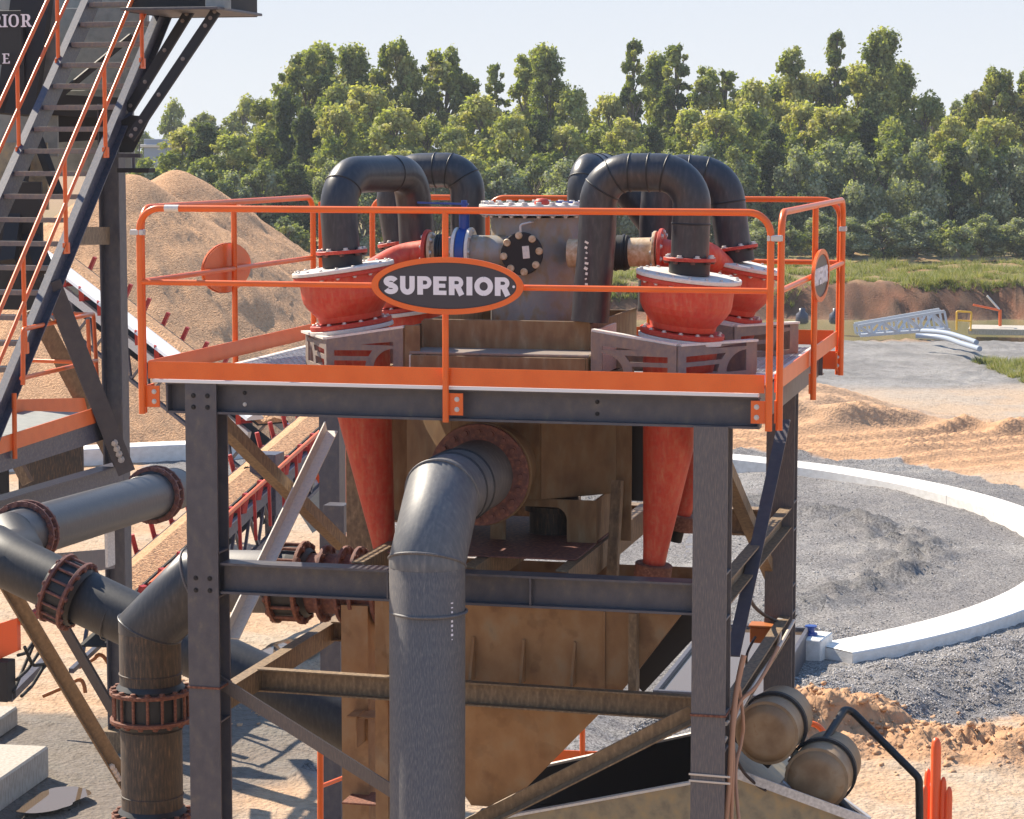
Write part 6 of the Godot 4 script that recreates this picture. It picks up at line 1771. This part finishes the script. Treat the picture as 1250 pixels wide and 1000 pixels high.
# ---------------------------------------------------------------- ring, blocks, pond
func build_ring() -> void:
	var c := Vector3(-9.5, 0, -26.5)
	var g := thing("tank_ring", "broad white concrete ring footing curving round the gravel on the right", "concrete footing", c)
	var sec := [Vector2(12.55, -0.05), Vector2(12.55, 0.335), Vector2(12.565, 0.35), Vector2(13.285, 0.35), Vector2(13.3, 0.335), Vector2(13.32, -0.05)]
	# cast in seven bays with narrow joints
	var a0 := 39.6
	for b in 9:
		var mb := MB.new()
		var n := 14
		for i in n:
			var t0 := deg_to_rad(a0 - 24.0 * (b + float(i) / n) - (0.0 if i > 0 else 0.05))
			var t1 := deg_to_rad(a0 - 24.0 * (b + float(i + 1) / n) + (0.0 if i < n - 1 else 0.05))
			var d0 := Vector3(cos(t0), 0, sin(t0))
			var d1 := Vector3(cos(t1), 0, sin(t1))
			for j in sec.size() - 1:
				var p: Vector2 = sec[j]
				var q: Vector2 = sec[j + 1]
				var e := (q - p).normalized()
				var nn := Vector2(-e.y, e.x)
				mb.squad(c + d0 * p.x + Vector3.UP * p.y, c + d1 * p.x + Vector3.UP * p.y, c + d1 * q.x + Vector3.UP * q.y, c + d0 * q.x + Vector3.UP * q.y, d0 * nn.x + Vector3.UP * nn.y, d1 * nn.x + Vector3.UP * nn.y, d1 * nn.x + Vector3.UP * nn.y, d0 * nn.x + Vector3.UP * nn.y)
			if i == 0 or i == n - 1:
				var dd := d0 if i == 0 else d1
				var tn := Vector3(-dd.z, 0, dd.x) * (1.0 if i == 0 else -1.0)
				mb.quad(c + dd * 12.55, c + dd * 13.3, c + dd * 13.3 + Vector3.UP * 0.34, c + dd * 12.55 + Vector3.UP * 0.34, tn)
		part(g, "cast_bay", mb, M.concrete)
	var eb := thing("end_block", "white concrete block with a small blue fitting at the end of the ring", "concrete block", Vector3(0.102, 0.000, -18.583))
	var o := Vector3(0.106, 0.000, -18.637)
	part(eb, "block", cube(o + Vector3(0.02, 0.24, 0.2), Vector3(0.5, 0.48, 0.62), Basis(Vector3.UP, -0.15), 0.015), M.concrete)
	part(eb, "fitting", turned([Vector2(0.0, 0), Vector2(0.09, 0), Vector2(0.09, 0.03), Vector2(0.05, 0.04), Vector2(0.05, 0.1), Vector2(0.08, 0.11), Vector2(0.08, 0.13), Vector2(0, 0.13)], o + Vector3(0.05, 0.48, 0.2), Vector3.UP, 16), M.blue)
	part(eb, "anchor_rod", pipe(fillet([o + Vector3(-0.2, 0.45, 0.1), o + Vector3(-0.23, 0.64, 0.1), o + Vector3(-0.16, 0.72, 0.05)], 0.08, 4), 0.01, 6), M.dark)

func build_blocks() -> void:
	var e := [[Vector3(-7.490, 0.000, -10.816), Vector3(-7.391, 0.000, -9.389), 0.36, "large pale concrete block nearest the bottom left corner beside a puddle"], [Vector3(-8.872, 0.000, -12.983), Vector3(-8.815, 0.000, -12.403), 0.24, "pale concrete block further back at the left picture edge"]]
	for k in e:
		var a: Vector3 = k[0]
		var b: Vector3 = k[1]
		var side := (b - a).normalized()
		var back := side.cross(Vector3.UP)
		if back.x > 0: back = -back
		b = a + side * 2.4
		var mb := MB.new()
		mb.box((a + b) / 2 + back * 0.6 + Vector3.UP * k[2] * 0.5, Vector3(2.4, k[2], 1.2), Basis(side, Vector3.UP, side.cross(Vector3.UP)), 0.02)
		solo("concrete_block", mb, M.block, k[3], "concrete block", "concrete blocks at the left")

func build_pond() -> void:
	var w := MB.new()
	var p := func(d: float, l: float) -> Vector3: return Vector3(EYE.x, -0.22, EYE.z) + FW * d + RT * l
	w.quad(p.call(88, -70), p.call(88, 80), p.call(106, 80), p.call(106, -70), Vector3.UP)
	solo("pond_water", w, M.water, "olive green pond water below the far earth bank", "water", "", "structure")
	# truss gangway
	var g := thing("truss_gangway", "white aluminium truss gangway sloping down to the pond shore", "gangway", Vector3(-3.106, 0.002, -76.932))
	for e in [0.0, 1.1]:
		var off: Vector3 = FW * e
		var a: Vector3 = Vector3(-4.564, 0.498, -75.605) + off
		var b: Vector3 = Vector3(-1.502, 1.040, -76.397) + off
		var c: Vector3 = Vector3(-4.496, 0.139, -75.581) + off
		var d: Vector3 = Vector3(-1.368, 0.381, -76.356) + off
		part(g, "top_chord", bar(sec_r(0.1, 0.1), a, b), M.galv)
		part(g, "bottom_chord", bar(sec_r(0.1, 0.1), c, d), M.galv)
		var n := 7
		for i in n + 1:
			var t := float(i) / n
			part(g, "upright", bar(sec_r(0.08, 0.08), c.lerp(d, t), a.lerp(b, t), Vector3(0, 0, 1)), M.galv)
			if i < n:
				part(g, "diagonal", bar(sec_r(0.09, 0.09), a.lerp(b, t) if i % 2 == 0 else c.lerp(d, t), c.lerp(d, t + 1.0 / n) if i % 2 == 0 else a.lerp(b, t + 1.0 / n), Vector3(0, 0, 1)), M.galv)
	part(g, "walkway", bar(sec_r(1.1, 0.06), Vector3(-4.543, 0.130, -76.086), Vector3(-1.397, 0.374, -76.865)), M.galv)
	var y := thing("yellow_rail", "yellow tubular rail frame standing on the pond shore right of the gangway", "rail frame", Vector3(-0.913, 0.233, -78.516))
	part(y, "frame", pipe(fillet([Vector3(-1.152, 0.202, -78.456), Vector3(-1.170, 0.906, -78.530), Vector3(-0.630, 0.876, -78.656), Vector3(-0.642, 0.172, -78.575)], 0.05, 3), 0.035, 8), M.yellow)
	part(y, "bar", pipe(PackedVector3Array([Vector3(-1.161, 0.569, -78.495), Vector3(-0.621, 0.539, -78.620)]), 0.03, 8), M.yellow)
	var sl := thing("shore_slab", "pale concrete slab on the pond shore under the orange post", "slab", Vector3(0.434, -0.026, -79.844))
	part(sl, "slab", cube(Vector3(0.551, 0.129, -79.889), Vector3(2.6, 0.22, 2.2)), M.block)
	var op := thing("davit_post", "thin orange davit post with two slanting arms by the pond", "davit", Vector3(0.396, 0.283, -79.869))
	part(op, "post", pipe(PackedVector3Array([Vector3(0.396, 0.283, -79.869), Vector3(0.379, 0.902, -79.934)]), 0.06, 8), M.orange)
	part(op, "arm", pipe(PackedVector3Array([Vector3(-0.625, 1.087, -79.715), Vector3(0.380, 0.871, -79.931)]), 0.04, 8), M.orange)
	part(op, "arm", pipe(PackedVector3Array([Vector3(-0.119, 1.428, -79.874), Vector3(0.349, 0.902, -79.927)]), 0.04, 8), M.pale)
	for e in [["lower", [Vector3(-2.156, 0.526, -71.013), Vector3(-1.210, 0.549, -70.207), Vector3(-0.343, 0.567, -67.314), Vector3(0.276, 0.572, -65.394)]], ["upper", [Vector3(-2.140, 0.471, -74.113), Vector3(-1.277, 0.565, -72.261), Vector3(-0.527, 0.549, -70.370), Vector3(0.032, 0.542, -68.435)]]]:
		cable("pale blue-grey water pipe lying on the shore, %s of the two" % e[0], "shore_pipe", e[1], 0.09, M.pvc_blue, "pipe")
	for e in [[Vector3(-7.165, 0.193, -80.120), "left"], [Vector3(-5.896, 0.195, -80.423), "right"]]:
		var b := thing("mooring_buoy", "small dark blue buoy floating on the pond, %s one" % e[1], "buoy", e[0], "buoys on the pond")
		part(b, "drum", turned([Vector2(0, 0), Vector2(0.2, 0.02), Vector2(0.26, 0.1), Vector2(0.24, 0.4), Vector2(0.12, 0.5), Vector2(0.12, 0.62), Vector2(0, 0.64)], e[0], Vector3.UP, 14, true), M.navy)
	# pale building beyond the sand pile
	var bd := thing("far_building", "pale grey metal shed among the far trees above the sand pile", "shed", Vector3(-55.706, 5.382, -137.348))
	part(bd, "wall", cube(Vector3(-55.732, 6.351, -137.450), Vector3(2.4, 2.4, 3.0), Basis.IDENTITY, 0.02), M.pvc_blue)
	part(bd, "roof", cube(Vector3(-55.751, 7.105, -137.529), Vector3(2.8, 0.2, 3.4), Basis.IDENTITY, 0.02), M.pale)

# ---------------------------------------------------------------- everything
func _ready() -> void:
	rng.seed = 1
	var cam := Camera3D.new()
	cam.name = "camera"
	cam.fov = 19.207
	cam.near = 0.1
	cam.far = 6000.0
	cam.position = EYE
	cam.rotation = Vector3(-0.1078, 0.2347, 0.0009)
	add_child(cam)
	cam.current = true

	var sky := ProceduralSkyMaterial.new()
	sky.sky_top_color = Color(0.36, 0.5, 0.68)
	sky.sky_horizon_color = Color(0.705, 0.714, 0.722)
	sky.sky_curve = 0.22
	sky.sky_energy_multiplier = 1.0
	sky.ground_bottom_color = Color(0.4, 0.36, 0.3)
	sky.ground_horizon_color = Color(0.8, 0.8, 0.78)
	var sk := Sky.new()
	sk.sky_material = sky
	var env := Environment.new()
	env.background_mode = Environment.BG_SKY
	env.sky = sk
	env.background_energy_multiplier = 1.0
	env.tonemap_mode = Environment.TONE_MAPPER_LINEAR
	env.tonemap_exposure = 2.0
	env.sdfgi_enabled = true
	env.ssao_enabled = true
	env.ssil_enabled = true
	var we := WorldEnvironment.new()
	we.name = "environment"
	we.environment = env
	env.fog_enabled = true
	env.fog_density = 0.0004
	env.fog_light_color = Color(0.88, 0.91, 0.95)
	add_child(we)

	var sun := DirectionalLight3D.new()
	sun.name = "sun"
	sun.light_energy = 1.6
	sun.light_color = Color(1.0, 0.95, 0.87)
	sun.light_angular_distance = 0.53
	sun.shadow_enabled = true
	add_child(sun)
	var el := deg_to_rad(42.0)
	var az := deg_to_rad(58.0)      # from -z towards -x
	var to_sun := Vector3(-sin(az) * cos(el), sin(el), -cos(az) * cos(el))
	sun.look_at_from_position(to_sun * 50.0, Vector3.ZERO)

	make_materials()
	var bm := MB.new()
	bm.lathe([Vector2(1.45, 0), Vector2(1.45, 0.25), Vector2(0.9, 0.26)], Vector3.ZERO, Vector3.UP, 8)
	bm.lathe([Vector2(0.95, 0.2), Vector2(0.95, 0.9), Vector2(0.8, 1.0), Vector2(0, 1.0)], Vector3.ZERO, Vector3.UP, 6)
	bolt_mesh = bm.mesh()

	lay_ground()
	sand_pile()
	build_pond()
	plant_trees()
	build_ring()
	build_frame()
	build_deck()
	build_rails()
	build_launder()
	build_hopper()
	build_screen()
	build_main_pipe()
	build_left_pipes()
	build_stair_tower()
	build_background_machines()
	build_blocks()
	build_drum()
	build_cyclones()
	build_brackets()
	leg_print()
	build_right_items()
	oval_sign("large oval name sign, black face and orange rim, on the front guardrail", Vector3(0.045, 6.207, 0.075), Vector3.RIGHT, Vector3.BACK)
	oval_sign("oval name sign on the right guardrail, seen almost edge-on", Vector3(2.02, 6.2, -1.76), Vector3.FORWARD, Vector3.RIGHT)
	oval_sign("oval sign on the left guardrail showing its plain orange back", Vector3(-1.945, 6.205, -1.64), Vector3.BACK, Vector3.LEFT)
	flat_patch("puddle", [Vector3(-7.185, 0.060, -10.056), Vector3(-6.859, 0.060, -10.274), Vector3(-6.663, 0.060, -9.908), Vector3(-6.780, 0.060, -9.283), Vector3(-7.131, 0.060, -9.198)], 0.075, M.puddle, "muddy puddle in front of the large concrete block")
	flat_patch("puddle", [Vector3(-7.346, 0.060, -18.097), Vector3(-6.758, 0.060, -18.712), Vector3(-6.600, 0.060, -17.482), Vector3(-7.153, 0.060, -16.692)], 0.075, M.puddle, "sky-blue puddle behind the left side beam")
	flat_patch("puddle", [Vector3(-3.136, 0.060, -28.865), Vector3(-2.140, 0.060, -29.589), Vector3(-1.031, 0.060, -28.726), Vector3(-1.430, 0.060, -25.381), Vector3(-1.949, 0.060, -24.326), Vector3(-2.607, 0.060, -25.094)], 0.11, M.puddle, "pale shallow puddle on the gravel inside the ring")
	scatter_stones()
	clods()
	grass()
